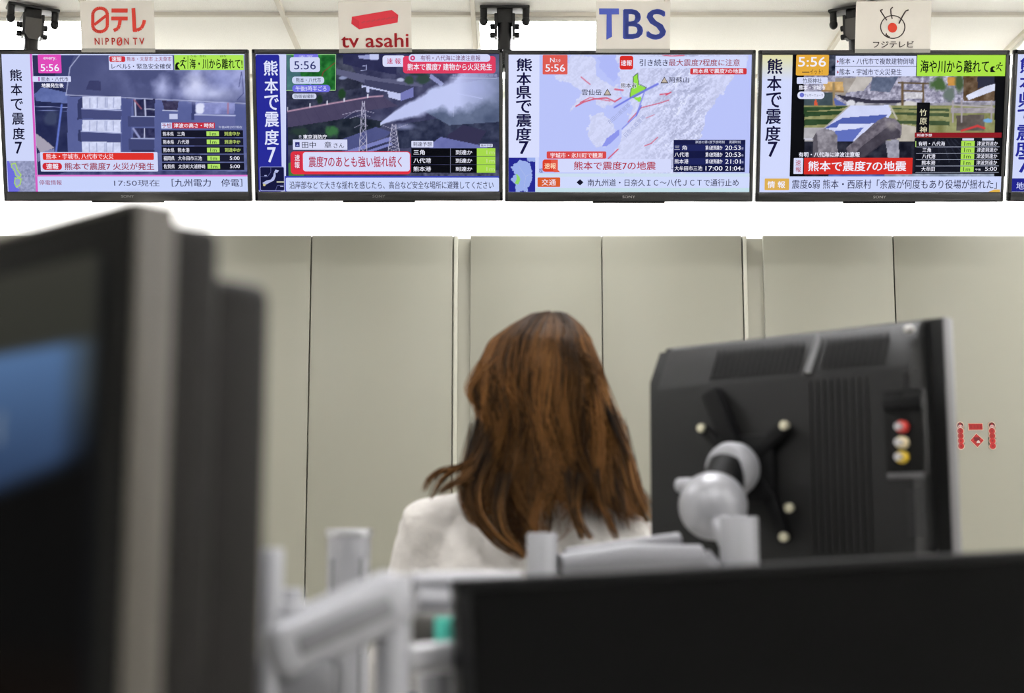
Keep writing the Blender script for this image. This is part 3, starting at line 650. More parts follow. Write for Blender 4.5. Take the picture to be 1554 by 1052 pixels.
def screen_map(s):
    s.poly([(45, 88), (1520, 90), (1500, 925), (47, 925)], (208, 216, 252), 1)
    s.picture(230, 90, 1512, 812, paint_map)
    s.rect(45, 88, 232, 714, (216, 222, 254)); s.column(list(zip('熊本県で震度7', (140, 138, 137, 138, 138, 137, 139), (150, 236, 319, 405, 490, 573, 655))), 96, 80, (22, 20, 66), .03)
    s.picture(47, 716, 208, 924, paint_kyushu, 60, 70)
    s.rect(252, 90, 403, 209, (222, 92, 84), 6); s.text('N', 297, 108, 324, 135, PUREW, .006); s.text('スタ', 328, 116, 360, 135, PUREW, .002); s.text('5:56', 268, 147, 388, 192, PUREW, .012)
    s.rect(802, 100, 1488, 171, (210, 218, 252), 10); s.rect(720, 96, 801, 180, (216, 44, 40), 14); s.text('速報', 726, 122, 794, 157, PUREW, .016); s.text('引き続き', 840, 117, 1012, 159, NAVY, .01); s.text('最大震度7程度に注意', 1017, 117, 1447, 159, CRIM, .008)
    s.rect(1147, 172, 1488, 210, (206, 50, 58), 8); s.text('熊本県で震度7の地震', 1163, 176, 1468, 204, PUREW, .016)
    s.text('雲仙岳', 489, 299, 609, 336, (40, 42, 70), .006); s.text('阿蘇山', 1020, 226, 1138, 261, (40, 42, 70), .002); s.text('熊本市', 724, 259, 823, 296, PUREW, .06); s.text('熊本市', 727, 262, 820, 293, NAVY, .012)
    for cx, cy in ((645, 318), (990, 245)): s.poly([(cx - 24, cy + 19), (cx, cy - 22), (cx + 24, cy + 19)], (60, 56, 66)); s.poly([(cx - 17, cy + 14), (cx, cy - 15), (cx + 17, cy + 14)], (196, 182, 168))
    s.text('布田川断層帯', 630, 435, 800, 463, (160, 168, 214), 0, 42); s.text('日奈久断層帯', 725, 510, 895, 538, (160, 168, 214), 0, 45)
    s.text('地図', 232, 780, 252, 808, (60, 62, 100)); s.line([(1030, 750), (1030, 782), (1047, 782)], 3, (60, 66, 110))
    s.rect(277, 678, 638, 722, (216, 72, 74), 8); s.text('宇城市・氷川町で観測', 300, 686, 615, 718, (252, 232, 240), .014); s.rect(330, 724, 1030, 806, (212, 218, 252), 12); s.rect(252, 727, 345, 802, (220, 66, 44), 16); s.poly([(300, 727), (345, 727), (345, 790), (358, 804), (320, 804)], (226, 92, 74)); s.text('速報', 264, 749, 333, 784, (255, 226, 190), .016); s.text('熊本で震度7の地震', 442, 739, 937, 791, (176, 40, 62), .014)
    s.rect(1046, 608, 1475, 804, (22, 26, 72)); s.text('津波の第1波予想時刻', 1176, 613, 1353, 630, (214, 218, 244)); s.text('満潮時刻', 1380, 613, 1450, 630, (214, 218, 244))
    for i, (a, e, b, c) in enumerate((('三 角', 1126, 0, '20:53'), ('八代港', 1137, 0, '20:53'), ('熊本港', 1135, 0, '21:01'), ('大牟田市三池', 1218, '17:00', '21:04'))):
        y = 656 + 41.5 * i; s.rect(1048, y - 19, 1473, y + 19, (30, 36, 92) if i % 2 == 0 else (18, 22, 66))
        s.text(a, 1051, y - 14, e, y + 14, PUREW, .01)
        if b: s.text(b, 1238, y - 13, 1340, y + 14, PUREW, .008)
        else: s.text('第1波到達か', 1238, y - 14, 1340, y + 14, PUREW, .02)
        s.text(c, 1357, y - 13, 1450, y + 14, PUREW, .006); s.text('頃', 1454, y - 2, 1467, y + 12, (190, 194, 230))
    s.rect(210, 812, 1503, 832, (204, 222, 240)); s.rect(210, 832, 1503, 900, (208, 218, 253)); s.rect(210, 900, 1503, 925, (196, 222, 232)); s.rect(222, 836, 359, 894, (216, 92, 44), 6); s.text('交通', 247, 847, 333, 885, PUREW, .012)
    s.poly([(458, 866), (479, 847), (500, 866), (479, 885)], (20, 20, 44)); s.text('南九州道・日奈久ＩＣ～八代ＪＣＴで通行止め', 525, 846, 1437, 889, NAVY, .006)
def screen_shrine(s):
    s.poly([(65, 85), (1450, 88), (1417, 872), (42, 870)], (8, 9, 14), 1)
    s.picture(231, 87, 1450, 782, paint_shrine)
    s.picture(62, 86, 213, 872, lambda X, Y: (np.array((226, 222, 170.)) + np.clip((Y - 85) / 150, 0, 1)[..., None] * (np.array((210, 218, 254.)) - np.array((226, 222, 170.)))), 4, 60)
    s.column(list(zip(KUMA, (135, 131, 128, 125, 122, 120), (150, 247, 342, 437, 533, 624))), 86, 88, (24, 22, 60), .026)
    s.rect(258, 85, 441, 203, (228, 172, 64), 8); s.text('5:56', 269, 97, 426, 153, PUREW, .016); s.text('イット!', 336, 168, 406, 196, (70, 50, 40), .006); s.line([(290, 184), (332, 184)], 6, (100, 76, 50))
    s.rect(482, 92, 940, 150, (214, 220, 252)); s.rect(480, 152, 938, 209, (214, 220, 252))
    for y in (124, 184): s.poly([(490, y - 10), (500, y), (490, y + 10)], (170, 50, 70))
    s.text('熊本・八代市で複数建物倒壊', 503, 105, 928, 141, NAVY, .006); s.text('熊本・宇城市で火災発生', 503, 165, 857, 203, NAVY, .006)
    s.rect(947, 88, 1450, 209, (172, 228, 72)); s.text('海や川から離れて', 965, 116, 1352, 190, (18, 24, 20), .022); run_icon(s, 1362, 128, 1434, 186, False)
    s.rect(260, 213, 435, 251, (214, 220, 250), 6); s.text('竹原神社', 293, 219, 401, 247, INK, .002); s.text('熊本・宇城市', 272, 258, 422, 286, PUREW, .02); s.rect(263, 294, 416, 337, (222, 226, 250), 20); s.disc(288, 314, 13, (110, 116, 206)); s.text('ウェザーニュース', 303, 308, 408, 323, (60, 64, 110))
    s.rect(945, 358, 1012, 530, (14, 14, 20))
    for ch, y in (('竹', 415), ('原', 465), ('神', 514)): s.text(ch, 960, y - 19, 1000, y + 19, (226, 220, 190), .008)
    s.text('有明・八代海に津波注意報', 268, 640, 617, 669, PUREW, .018)
    s.rect(240, 674, 291, 765, (216, 220, 248), 3); s.text('速', 251, 685, 279, 718, (176, 40, 66), .01); s.text('報', 251, 722, 279, 755, (176, 40, 66), .01); s.rect(299, 673, 916, 768, (214, 46, 40), 3); s.text('熊本で震度7の地震', 322, 691, 882, 751, PUREW, .02)
    s.rect(931, 530, 1426, 559, (140, 26, 36)); s.text('到達予想', 943, 536, 1029, 553, (236, 226, 240), .02); s.rect(1203, 563, 1268, 576, (210, 214, 236)); s.rect(1316, 563, 1382, 576, (210, 214, 236))
    for i, (t, a, e) in enumerate((('有明・八代海', 952, 1103), ('三角', 975, 1023), ('八代港', 973, 1048), ('熊本港', 970, 1047), ('大牟田', 968, 1044))):
        y = 593 + 36.3 * i; dx = -1.5 * i
        s.text(t, a, y - 13, e, y + 13, PUREW, .014); s.rect(1197 + dx, y - 15, 1272 + dx, y + 17, (172, 224, 84)); s.text('1m', 1214 + dx, y - 10, 1252 + dx, y + 12, (40, 60, 50), .004)
        if i < 4: s.text('津波到達か', 1287 + dx, y - 13, 1404 + dx, y + 13, PUREW, .012)
        else: s.text('午後', 1276, y - 3, 1307, y + 10, PUREW); s.text('5:00', 1332, y - 12, 1398, y + 11, PUREW, .006)
        s.line([(940 + dx, y + 19), (1415 + dx, y + 19)], 2, (190, 196, 220))
    s.line([(936, 578), (936, 612)], 4, (180, 220, 120))
    s.rect(44, 779, 1422, 871, (206, 216, 253)); s.rect(72, 791, 210, 858, (222, 176, 84), 5); s.text('情 報', 88, 806, 188, 846, PUREW, .02); s.text('震度6弱 熊本・西原村「余震が何度もあり役場が揺れた」', 228, 797, 1398, 852, NAVY, .006); s.poly([(1348, 871), (1385, 856), (1417, 856), (1417, 871)], (226, 178, 74))
def screen_edge(s):
    s.poly([(1520, 78), (2908, 82), (2850, 872), (1475, 870)], (208, 216, 252), 1)
    s.picture(1720, 84, 2880, 780, lambda X, Y: np.array((186, 196, 250.)) + ((fbm(X, Y, 200, 81)[..., None] > .5) * np.array((22, 18, -4.))), 60, 40)
    s.column(list(zip('熊本県で震度7', (1586, 1580, 1574, 1568, 1562, 1556, 1550), (142, 240, 340, 435, 530, 622, 715))), 104, 92, (40, 44, 150), .03)
    s.rect(1477, 793, 2854, 871, (32, 36, 140)); s.text('地震', 1505, 815, 1592, 858, (206, 212, 250), .01); s.text('情報', 1610, 815, 1697, 858, (206, 212, 250), .01)

# ------------------------------------------------------------------ the row of hanging televisions
TILT = R(15.5)
TVY = 4.51
NRM = Vector((0, -math.cos(TILT), -math.sin(TILT)))       # towards the room
P0 = at(777, 187, TVY)
def plane(px, py, off=0.0): return hit(px, py, P0 + NRM * off, NRM)
ROT = Matrix.Rotation(TILT, 3, 'X')
def crop(ox, sc): return lambda x, y: (ox + x * sc, 60 + y * sc)
c1 = 390 / 1554; c4 = 414 / 1554
TVS = [(crop(0, c1), [(-5, 80), (1483, 92), (1508, 922), (48, 922)], screen_fire, 'television showing a burning grey apartment block under smoke, hung first from the left'),
       (crop(380, c1), [(30, 90), (1500, 92), (1500, 915), (60, 915)], screen_smoke, 'television showing white smoke drifting over factory roofs, beside a dark blue side strip'),
       (crop(760, c1), [(45, 88), (1520, 90), (1500, 925), (47, 925)], screen_map, 'television showing a pale lavender map with a green district and fault lines'),
       (crop(1140, c4), [(65, 85), (1450, 88), (1417, 872), (42, 870)], screen_shrine, 'television showing fallen stone pillars on a shrine path with a bright green banner'),
       (crop(1140, c4), [(1520, 78), (2908, 82), (2850, 872), (1475, 870)], screen_edge, 'television cut off by the right edge of the view, only its left strip visible')]
tv_corners = []
for cf, q, fn, lb in TVS:
    tv_corners.append([plane(*cf(*p)) for p in q])
SW = sum((c[1] - c[0]).length + (c[2] - c[3]).length for c in tv_corners[1:4]) / 6
SH = sum((c[3] - c[0]).length + (c[2] - c[1]).length for c in tv_corners[1:4]) / 6
BW, BT, BB = 0.0125, 0.015, 0.031
def tv_casing():
    b = MB(); W, H = SW + 2 * BW, SH + BT + BB; zc = (BT - BB) / 2
    b.box((0, 0.006, SH / 2 + BT / 2), (W, 0.024, BT), 0.003); b.box((0, 0.006, -SH / 2 - BB / 2), (W, 0.024, BB), 0.003)
    b.box((-SW / 2 - BW / 2, 0.006, zc), (BW, 0.024, H), 0.003); b.box((SW / 2 + BW / 2, 0.006, zc), (BW, 0.024, H), 0.003)
    b.box((0, 0.012, zc), (W - 0.004, 0.012, H - 0.004), 0.003)
    return b.mesh('bezel', BEZEL)
def tv_back():
    b = MB(); b.box((0, 0.028, 0), (SW - 0.02, 0.024, SH), 0.01); b.box((0, 0.044, -0.03), (SW * 0.62, 0.02, SH * 0.7), 0.01)
    return b.mesh('back_cover', BLACK)
def tv_foot():
    b = MB(); b.box((0, -0.002, -SH / 2 - BB - 0.002), (SW * 0.3, 0.012, 0.006), 0.002)
    for x in (-1, 1): b.box((x * SW * 0.38, -0.003, -SH / 2 - BB + 0.002), (SW * 0.22, 0.008, 0.004), 0.001)
    return b.mesh('bottom_trim', BLACK)
def tv_logo():
    v, f = glyphs('SONY', 0.01); mn, mx = v.min(0), v.max(0); n = (v - mn) / (mx - mn)
    b = MB(); b.add([((a - .5) * 0.042, -0.0068, -SH / 2 - 0.0155 + (c - .5) * 0.0085) for a, c in n], f)
    return b.mesh('maker_lettering', STEEL)
shared = [('bezel', tv_casing()), ('back_cover', tv_back()), ('bottom_trim', tv_foot()), ('maker_lettering', tv_logo())]
for (cf, q, fn, lb), c in zip(TVS, tv_corners):
    ctr = (c[0] + c[1] + c[2] + c[3]) / 4
    t = thing('television', lb, 'television', ctr, ROT, 'televisions hung in a row from the ceiling')
    for nm, me in shared:
        o = bpy.data.objects.new(nm, me); COL.objects.link(o); o.parent = t
    s = Sheet(q, SW, SH, 0.00008); fn(s)
    s.mb.build('screen', SCREEN, t, colors=True)

# hangers between ceiling and televisions
def hanger(px, label, ang=0):
    x = (px - 777) / FPX / 0.9637 * 4.527
    t = thing('ceiling_hanger', label, 'hanger', (x, 4.527, CEILZ), (0, 0, R(ang)), 'black poles carrying the televisions')
    MB().box((0, 0, -0.006), (0.165, 0.06, 0.010), 0.003).build('ceiling_plate', IRON, t)
    MB().cyl((0, 0, -0.012), (0, 0, -0.200), 0.0235, 24).build('pole', IRON, t)
    b = MB(); b.box((0, 0, -0.035), (0.052, 0.046, 0.05), 0.004)
    for sx in (-1, 1): b.prism([(-0.03, -0.03), (0.03, -0.03), (0.03, -0.085), (0.018, -0.105), (-0.018, -0.105), (-0.03, -0.085)], sx * 0.025, sx * 0.034, axis='x')
    b.build('clamp', IRON, t)
    sp = MB()
    if ang: sp.prism([(-0.026, -0.045), (0.026, -0.045), (0.026, -0.1), (0.012, -0.118), (-0.012, -0.118), (-0.026, -0.1)], -0.031, -0.027); sp.build('swivel_plate', mat('worn_steel', (84, 82, 80), 0.4, metal=0.6), t)
    for z in (-0.065, -0.095):
        for sx in (-1, 1): MB().cyl((sx * 0.033, 0, z), (sx * 0.049, 0, z), 0.0095, 12, bev=0.002).build('bolt', IRON, t)
    for sx in (-1, 1):
        MB().cyl((sx * 0.07, -0.01, -0.009), (sx * 0.07, -0.01, -0.04), 0.0115, 14).build('stay', IRON, t)
        MB().ball((sx * 0.07, -0.01, -0.05), (0.014, 0.014, 0.016), 14, 10).build('knob', IRON, t)
    MB().box((0, 0.004, -0.207), (0.12, 0.05, 0.014), 0.003).build('mounting_plate', IRON, t)
    return t
hanger(46, 'black ceiling hanger with a silver swivel plate above the burning-building television', 28)
hanger(766, 'black ceiling hanger standing out against the bright ceiling light', 0)
hanger(1300, 'black ceiling hanger half hidden behind the card with the drawn eye', -28)

# sign cards taped to the television tops
def card(quad, label, draw, tone):
    c = [plane(*p, 0.0085) for p in quad]
    ctr = (c[0] + c[1] + c[2] + c[3]) / 4
    W = ((c[1] - c[0]).length + (c[2] - c[3]).length) / 2; H = ((c[3] - c[0]).length + (c[2] - c[1]).length) / 2
    d = ((c[1] - c[0]) + (c[2] - c[3])).normalized(); roll = math.asin(max(-1, min(1, d.z / math.cos(TILT))))
    t = thing('sign_card', label, 'sign', ctr, Matrix.Rotation(TILT, 3, 'X') @ Matrix.Rotation(-roll, 3, 'Y'), 'paper cards on the television tops')
    s = Sheet(quad, W, H, 0.0002)
    b = MB(); b.box((0, 0.0008, 0), (W, 0.0016, H)); b.build('card', tone, t)
    draw(s); s.mb.build('printed_mark', PRINT, t, colors=True)
    strip = MB(); strip.box((0, -0.001, -H / 2 + 0.006), (W + 0.001, 0.0012, 0.012)); strip.build('tape_strip', TAPE, t)
PAPER = mat('card_paper', (216, 211, 201), 0.6, vary=0.02, scale=20)
TAPE = mat('clear_grey_tape', (150, 148, 140), 0.3)
RED = (206, 58, 44)
def arc(cx, cy, rx, ry, a0, a1, n=14): return [(cx + rx * math.cos(R(a0 + (a1 - a0) * k / n)), cy + ry * math.sin(R(a0 + (a1 - a0) * k / n))) for k in range(n + 1)]
def draw_n(s):
    f = lambda x, y: (x / 3.885, y / 3.885)
    def L(p, w, c=RED): s.line([f(*q) for q in p], w / 3.885, c)
    s.lay = 3
    top = arc(588, 85, 43, 37, 180, 360); bot = arc(590, 150, 43, 37, 0, 180)
    L(top + bot + top[:1], 19); L([(556, 146), (624, 92)], 17)
    L([(655, 62), (750, 62)], 24); L([(655, 109), (752, 109)], 22); L([(708, 112), (704, 148), (696, 168), (672, 180)], 20)
    L([(783, 48), (795, 182)], 22); L([(786, 178), (810, 178), (835, 166), (847, 140), (851, 118)], 20)
    for t, a, b in (('N', 560, 592), ('I', 603, 610), ('P', 624, 648), ('P', 661, 685), ('N', 736, 765), ('T', 787, 816), ('V', 824, 858)):
        s.text(t, *f(a, 223), *f(b, 264), RED, .03)
    L(arc(709, 235, 12, 12, 180, 360) + arc(709, 254, 12, 12, 0, 180) + [(697, 235)], 8); L([(703, 256), (717, 232)], 7)
def draw_a(s):
    f = lambda x, y: (400 + x / 3.453, y / 3.453); s.lay = 3
    s.poly([f(*p) for p in ((462, 88), (670, 52), (705, 78), (702, 118), (500, 154), (459, 124))], (212, 52, 66)); s.poly([f(*p) for p in ((462, 88), (500, 110), (500, 154), (459, 124))], (200, 44, 58))
    for k in range(7):
        x = 512 + k * 26; s.line([f(x, 120 - k * 4), f(x + 20, 112 - k * 4)], 2.2, (190, 60, 70))
    s.text('tv asahi', *f(405, 176), *f(762, 248), (200, 46, 54), .02)
def draw_t(s):
    f = lambda x, y: (850 + x / 3.885, y / 3.885); s.lay = 3; c = (72, 88, 178)
    s.poly([f(*p) for p in ((233, 50), (349, 50), (349, 85), (306, 85), (304, 216), (270, 234), (276, 85), (233, 85))], c)
    s.text('B', *f(374, 54), *f(486, 230), c, .035); s.text('S', *f(512, 53), *f(622, 234), c, .035)
def draw_f(s):
    f = lambda x, y: (1200 + x / 4.39, y / 4.39); s.lay = 3; k = (62, 54, 50)
    L = lambda p, w: s.line([f(*q) for q in p], w / 4.39, k)
    L(arc(679, 180, 81, 76, 0, 360, 32), 7); s.poly([f(*p) for p in arc(677, 185, 31, 33, 0, 350, 20)], (208, 60, 40))
    L([(614, 64), (597, 70), (640, 136)], 8); L([(681, 48), (667, 60), (668, 90), (676, 126)], 8); L([(786, 66), (766, 74), (744, 110), (720, 158)], 9); L([(634, 220), (640, 242), (658, 246)], 6); L([(628, 232), (648, 238)], 6)
    s.text('フジテレビ', *f(546, 274), *f(816, 318), k, .02)
card([(119.7, 1.3), (231.5, 1.3), (237, 79.3), (125, 79.3)], 'card with a red character logo above capital lettering, leftmost of the cards', draw_n, PAPER)
card([(512.8, 2.9), (623.2, 1.5), (625.3, 79.2), (515, 79.8)], 'card with a red slanted bar above red lower-case lettering', draw_a, PAPER)
card([(906, 2.4), (1018.6, 2), (1015.5, 79.8), (902.9, 79.6)], 'card with three large blue capital letters', draw_t, PAPER)
card([(1300, 2.3), (1414.6, 1.8), (1410.7, 79.8), (1296.8, 80.2)], 'card with a hand-drawn eye with a red pupil above black lettering', draw_f, PAPER)

# ------------------------------------------------------------------ red paper stickers on the cabinet door
STK = mat('sticker_edge', (176, 146, 126), 0.5)
def sticker(name, label, px, py, outline, draw):
    c = at(px, py, CABY)
    t = thing(name, label, 'sticker', (c.x, CABY - 0.0005, c.z), group='red festival stickers on the cabinet')
    k = 0.00238
    b = MB(); b.prism([((x - px) * k * 1.0, -(y - py) * k) for x, y in outline], -0.0012, 0.0004); b.build('backing', STK, t)
    s = Sheet([(px - 50, py - 50), (px + 50, py - 50), (px + 50, py + 50), (px - 50, py + 50)], 100 * k, 100 * k, 0.00025); s.lay = 6
    draw(s); s.mb.build('printed_face', PRINT, t, colors=True)
def zz(x, y): return (1430 + x / 13.15, 620 + y / 13.15)
def scallop(x, grow):
    out = []
    cs = [345, 455, 550, 645, 745]
    for i, cy in enumerate(cs):
        a0, a1 = (-150 if i == 0 else -48), (90 if i == 4 else 48)
        out += [zz(x + (62 + grow) * math.cos(R(a)), cy + (62 + grow) * math.sin(R(a))) for a in np.linspace(-90 if i == 0 else -48, a1, 9)]
    left = [(2 * zz(x, 0)[0] - p[0], p[1]) for p in out[::-1]]
    return out + left[1:-1]
def draw_strip(x):
    def d(s):
        for cy, c in ((455, (138, 24, 21)), (550, (131, 21, 18)), (645, (152, 28, 24)), (745, (143, 21, 20))):
            s.poly([zz(x + 58 * math.cos(R(a)), cy + 58 * math.sin(R(a))) for a in range(0, 360, 18)], c)
            s.poly([zz(x + 20 * math.cos(R(a)), cy + 20 * math.sin(R(a))) for a in range(0, 360, 30)], (117, 15, 15))
        s.poly([zz(x + 58 * math.cos(R(a)), 345 + 58 * math.sin(R(a))) for a in range(0, 360, 18)], (65, 24, 23))
        s.poly([zz(x + 42 * math.cos(R(a)), 365 + 34 * math.sin(R(a))) for a in range(0, 360, 18)], (184, 148, 144)); s.poly([zz(x - 30, 310), zz(x + 30, 310), zz(x + 14, 335), zz(x - 14, 335)], (148, 28, 31))
        for q in (-18, 18): s.disc(*zz(x + q, 362), 0.6, (54, 28, 31))
    return d
sticker('paper_sticker', 'red scalloped paper strip with a small round face on top, left of the diamond', *zz(360, 545), scallop(360, 14), draw_strip(360))
sticker('paper_sticker', 'red scalloped paper strip with a small round face on top, right of the diamond', *zz(992, 550), scallop(992, 14), draw_strip(992))
def draw_bar(s):
    s.poly([zz(522, 306), zz(794, 306), zz(798, 424), zz(535, 426)], (137, 23, 20))
    for x in (575, 640, 700, 760): s.poly([zz(x - 20, 335), zz(x + 18, 335), zz(x + 18, 395), zz(x - 20, 395)], (123, 17, 17))
sticker('paper_sticker', 'small red horizontal banner sticker above the diamond', *zz(660, 368), [zz(512, 296), zz(804, 296), zz(808, 434), zz(514, 440)], draw_bar)
def draw_dia(s):
    s.poly([zz(682, 512), zz(818, 636), zz(694, 768), zz(566, 636)], (140, 24, 23)); s.poly([zz(625, 580), zz(745, 580), zz(740, 640), zz(640, 650)], (87, 12, 17))
    for p in ((690, 545), (605, 636), (770, 620), (692, 730)): s.disc(*zz(*p), 1.3, (160, 43, 37))
    s.poly([zz(672, 690), zz(690, 650), zz(712, 634), zz(738, 655), zz(750, 690)], (176, 155, 149))
sticker('paper_sticker', 'red diamond paper sticker with a white spot', *zz(690, 640), [zz(682, 496), zz(832, 636), zz(694, 786), zz(552, 640)], draw_dia)

# ------------------------------------------------------------------ desks
WOOD = mat('desk_laminate', (196, 194, 188), 0.45, vary=0.03, scale=30)
def desk(x0, x1, y0, y1, label):
    t = thing('desk', label, 'desk', ((x0 + x1) / 2, (y0 + y1) / 2, 0)); w, d = x1 - x0, y1 - y0
    MB().box((0, 0, 0.71), (w, d, 0.025), 0.004).build('desk_top', WOOD, t)
    for sx in (-1, 1):
        for sy in (-1, 1): MB().box((sx * (w / 2 - 0.05), sy * (d / 2 - 0.06), 0.349), (0.04, 0.04, 0.698), 0.004).build('leg', SILV, t)
    MB().box((0, 0, 0.62), (w - 0.12, 0.018, 0.12)).build('crossbar', SILV, t)
DESKTOP = 0.7225
desk(-1.1, 1.0, 0.46, 1.78, 'pale office desk carrying the blurred monitors in front')
desk(-0.8, 1.2, 2.55, 3.25, 'pale office desk in front of the seated woman')

# ------------------------------------------------------------------ big blurred monitor at the left
A = at(203, 303, 0.60); B = at(0, 363, 0.677)
ux = Vector((A.x - B.x, A.y - B.y, 0)).normalized()          # along the face towards the near edge
yaw = math.atan2(ux.y, ux.x)
LW, LH = 0.53, 0.335
top_l = A.z
t = thing('computer_monitor', 'large blurred black monitor at the left with a bluish screen and grey edge', 'monitor', (A.x, A.y, top_l), (0, 0, yaw))
LGLASS = mat('dark_glass', (10, 10, 9), 0.35, spec=0.05)
b = MB(); b.box((-LW / 2, 0.008, -LH / 2), (LW, 0.015, LH), 0.004); b.build('bezel', LGLASS, t)
b = MB()
b.box((0.0006, 0.0115, -LH / 2), (0.003, 0.019, LH - 0.001), 0.0012); b.box((-LW / 2, 0.0125, 0.0004), (LW - .002, 0.024, 0.002), 0.0009); b.box((-LW / 2, 0.010, -LH + 0.003), (LW - .01, 0.021, 0.0055), 0.0025); b.box((-LW + .003, 0.010, -LH / 2), (0.0055, 0.021, LH - 0.006), 0.0025)
b.build('edge_band', SIDE, t)
b = MB(); b.box((-LW / 2, 0.033, -LH / 2 - 0.001), (LW - 0.006, 0.034, LH - 0.006), 0.006, seg=3); b.build('back_shell', PLAST2, t)
b = MB(); b.box((-LW / 2, 0.063, -LH / 2 - 0.008), (LW - 0.012, 0.040, LH - 0.034), 0.008, seg=3); b.build('back_housing', PLAST2, t)
def paint_blue(X, Y):
    p = Paint(X, Y, (44, 46, 42)); p.i = np.array((54, 54, 48.)) - np.clip(Y / 300, 0, 1)[..., None] * np.array((12, 11, 10.))
    e = lambda v, k: np.clip(v / k, 0, 1)
    band = e(Y - 124, 12) * e(372 - Y - (X - 808) * .30, 34) * e(1000 - X, 70)
    blue = np.array((82, 112, 154.)) - np.clip((Y - 129) / 200, 0, 1)[..., None] * np.array((38, 50, 62.))
    p.over(e(Y - 200, 100), (7, 7, 7)); p.over(e(Y - 560, 160), (16, 8, 4)); p.over(band, blue); p.box(820, 222, 834, 275, (104, 118, 136), .8)
    p.over(e(X - 985, 15), (20, 21, 24))
    return p.i
s = Sheet([(0, 0), (1000, 0), (1000, 1000), (0, 1000)], LW - 0.04, LH - 0.04, 0.0004); s.picture(0, 0, 1000, 1000, paint_blue, 160, 160)
o = s.mb.build('screen', SCREEN, t, colors=True); o.location = (-LW / 2, 0, -LH / 2)
MB().cyl((-LW / 2, 0.082, -LH / 2), (-LW / 2, 0.11, -LH / 2), 0.04, 24, bev=0.003).build('mount_boss', BLACK, t)
MB().cyl((-LW / 2, 0.12, -LH / 2 + 0.04), (-LW / 2, 0.12, DESKTOP + 0.012 - top_l), 0.018, 20).build('stand_post', SILV2, t)
MB().cyl((-LW / 2, 0.12, DESKTOP + 0.012 - top_l), (-LW / 2, 0.12, DESKTOP + 0.0005 - top_l), 0.1, 36, bev=0.003).build('stand_base', SILV2, t)

# ------------------------------------------------------------------ black monitor in front at the right
TL = at(693, 881, 1.0); TR = at(1554, 836, 1.11)
ex = (TR - TL).normalized(); eup = (Vector((0, 0, 1)) - ex * ex.z).normalized(); ey = eup.cross(ex)   # ey points away from the viewer
M3 = Matrix((ex, ey, eup)).transposed()
t = thing('computer_monitor', 'black blank monitor facing the viewer at the lower right', 'monitor', TL, M3)
BMW, BMH = 0.53, 0.255
b = MB(); z0 = -BMH / 2
b.box((BMW / 2, 0.012, -0.004), (BMW, 0.024, 0.008), 0.002); b.box((BMW / 2, 0.012, -BMH + 0.008), (BMW, 0.024, 0.016), 0.002); b.box((0.005, 0.012, z0), (0.010, 0.024, BMH - 0.001), 0.002); b.box((BMW - 0.005, 0.012, z0), (0.010, 0.024, BMH - 0.001), 0.002)
b.build('bezel', BLACK, t)
MB().box((BMW / 2, 0.007, z0), (BMW - 0.012, 0.008, BMH - 0.012)).build('screen', mat('blank_panel', (4, 4, 4), 0.4, spec=0.06), t)
MB().box((BMW / 2, 0.026, z0), (BMW - 0.008, 0.026, BMH - 0.008), 0.008).build('back_cover', BLACK, t)
MB().cyl((BMW / 2, 0.039, z0), (BMW / 2, 0.07, z0), 0.035, 24, bev=0.003).build('mount_boss', BLACK, t)
pm = M3 @ Vector((BMW / 2, 0.085, z0)) + TL
t2 = thing('monitor_stand', 'grey stand behind the black blank monitor', 'stand', (pm.x, pm.y, DESKTOP))
MB().cyl((0, 0, 0.0005), (0, 0, 0.012), 0.09, 32, bev=0.003).build('base', SILV2, t2)
MB().cyl((0, 0, 0.012), (0, 0, pm.z - DESKTOP + 0.02), 0.014, 20).build('post', SILV2, t2)

# ------------------------------------------------------------------ small television seen from behind
PL = at(1006, 527, 1.95); PR = at(1429, 482, 1.67)
e2 = Vector((PR.x - PL.x, PR.y - PL.y, 0)); TWID = e2.length; e2.normalize()
yaw2 = math.atan2(e2.y, e2.x); n2 = Vector((e2.y, -e2.x, 0))        # n2 towards the viewer
TH = 0.315; ztop = (PL.z + PR.z) / 2
org = Vector(((PL.x + PR.x) / 2, (PL.y + PR.y) / 2, ztop))
t = thing('small_television', 'small black television seen from behind with red and yellow jacks', 'television', org, (0, 0, yaw2))
Minv = Matrix.Rotation(-yaw2, 3, 'Z')
def loc(px, py, d):                     # point on the back, d metres in front of the frame plane
    return Minv @ (hit(px, py, org + n2 * d, n2) - org)
hw = TWID / 2
EDGE = mat('frame_edge_grey', (62, 61, 63), 0.4)
b = MB(); b.box((0, 0.014, -TH / 2), (TWID, 0.022, TH), 0.004); b.build('front_frame', PLAST, t)
b = MB(); b.box((hw + 0.0004, 0.014, -TH / 2), (0.0016, 0.024, TH), 0.0005); b.build('edge_band', EDGE, t)
MB().box((0, 0.0262, -TH / 2), (TWID - 0.04, 0.002, TH - 0.04)).build('screen', mat('blank_panel', (4, 4, 4), 0.4, spec=0.06), t)
D = 0.05
b = MB()
x0, x1 = -hw + 0.004, hw - 0.018
prof = [(0.004, -0.004), (-0.012, -0.004), (-0.022, -0.010), (-D + 0.004, -0.058), (-D, -0.066), (-D, -TH + 0.02), (-D + 0.01, -TH + 0.006), (0.004, -TH + 0.004)]
b.prism(prof, x0 + 0.022, x1, axis='x')
prof2 = [(0.004, -0.006), (-0.012, -0.008), (-D + 0.014, -0.052), (-D + 0.012, -TH + 0.02), (0.004, -TH + 0.006)]
b.prism(prof2, x0, x0 + 0.022, axis='x')
b.build('back_cover', PLAST, t)
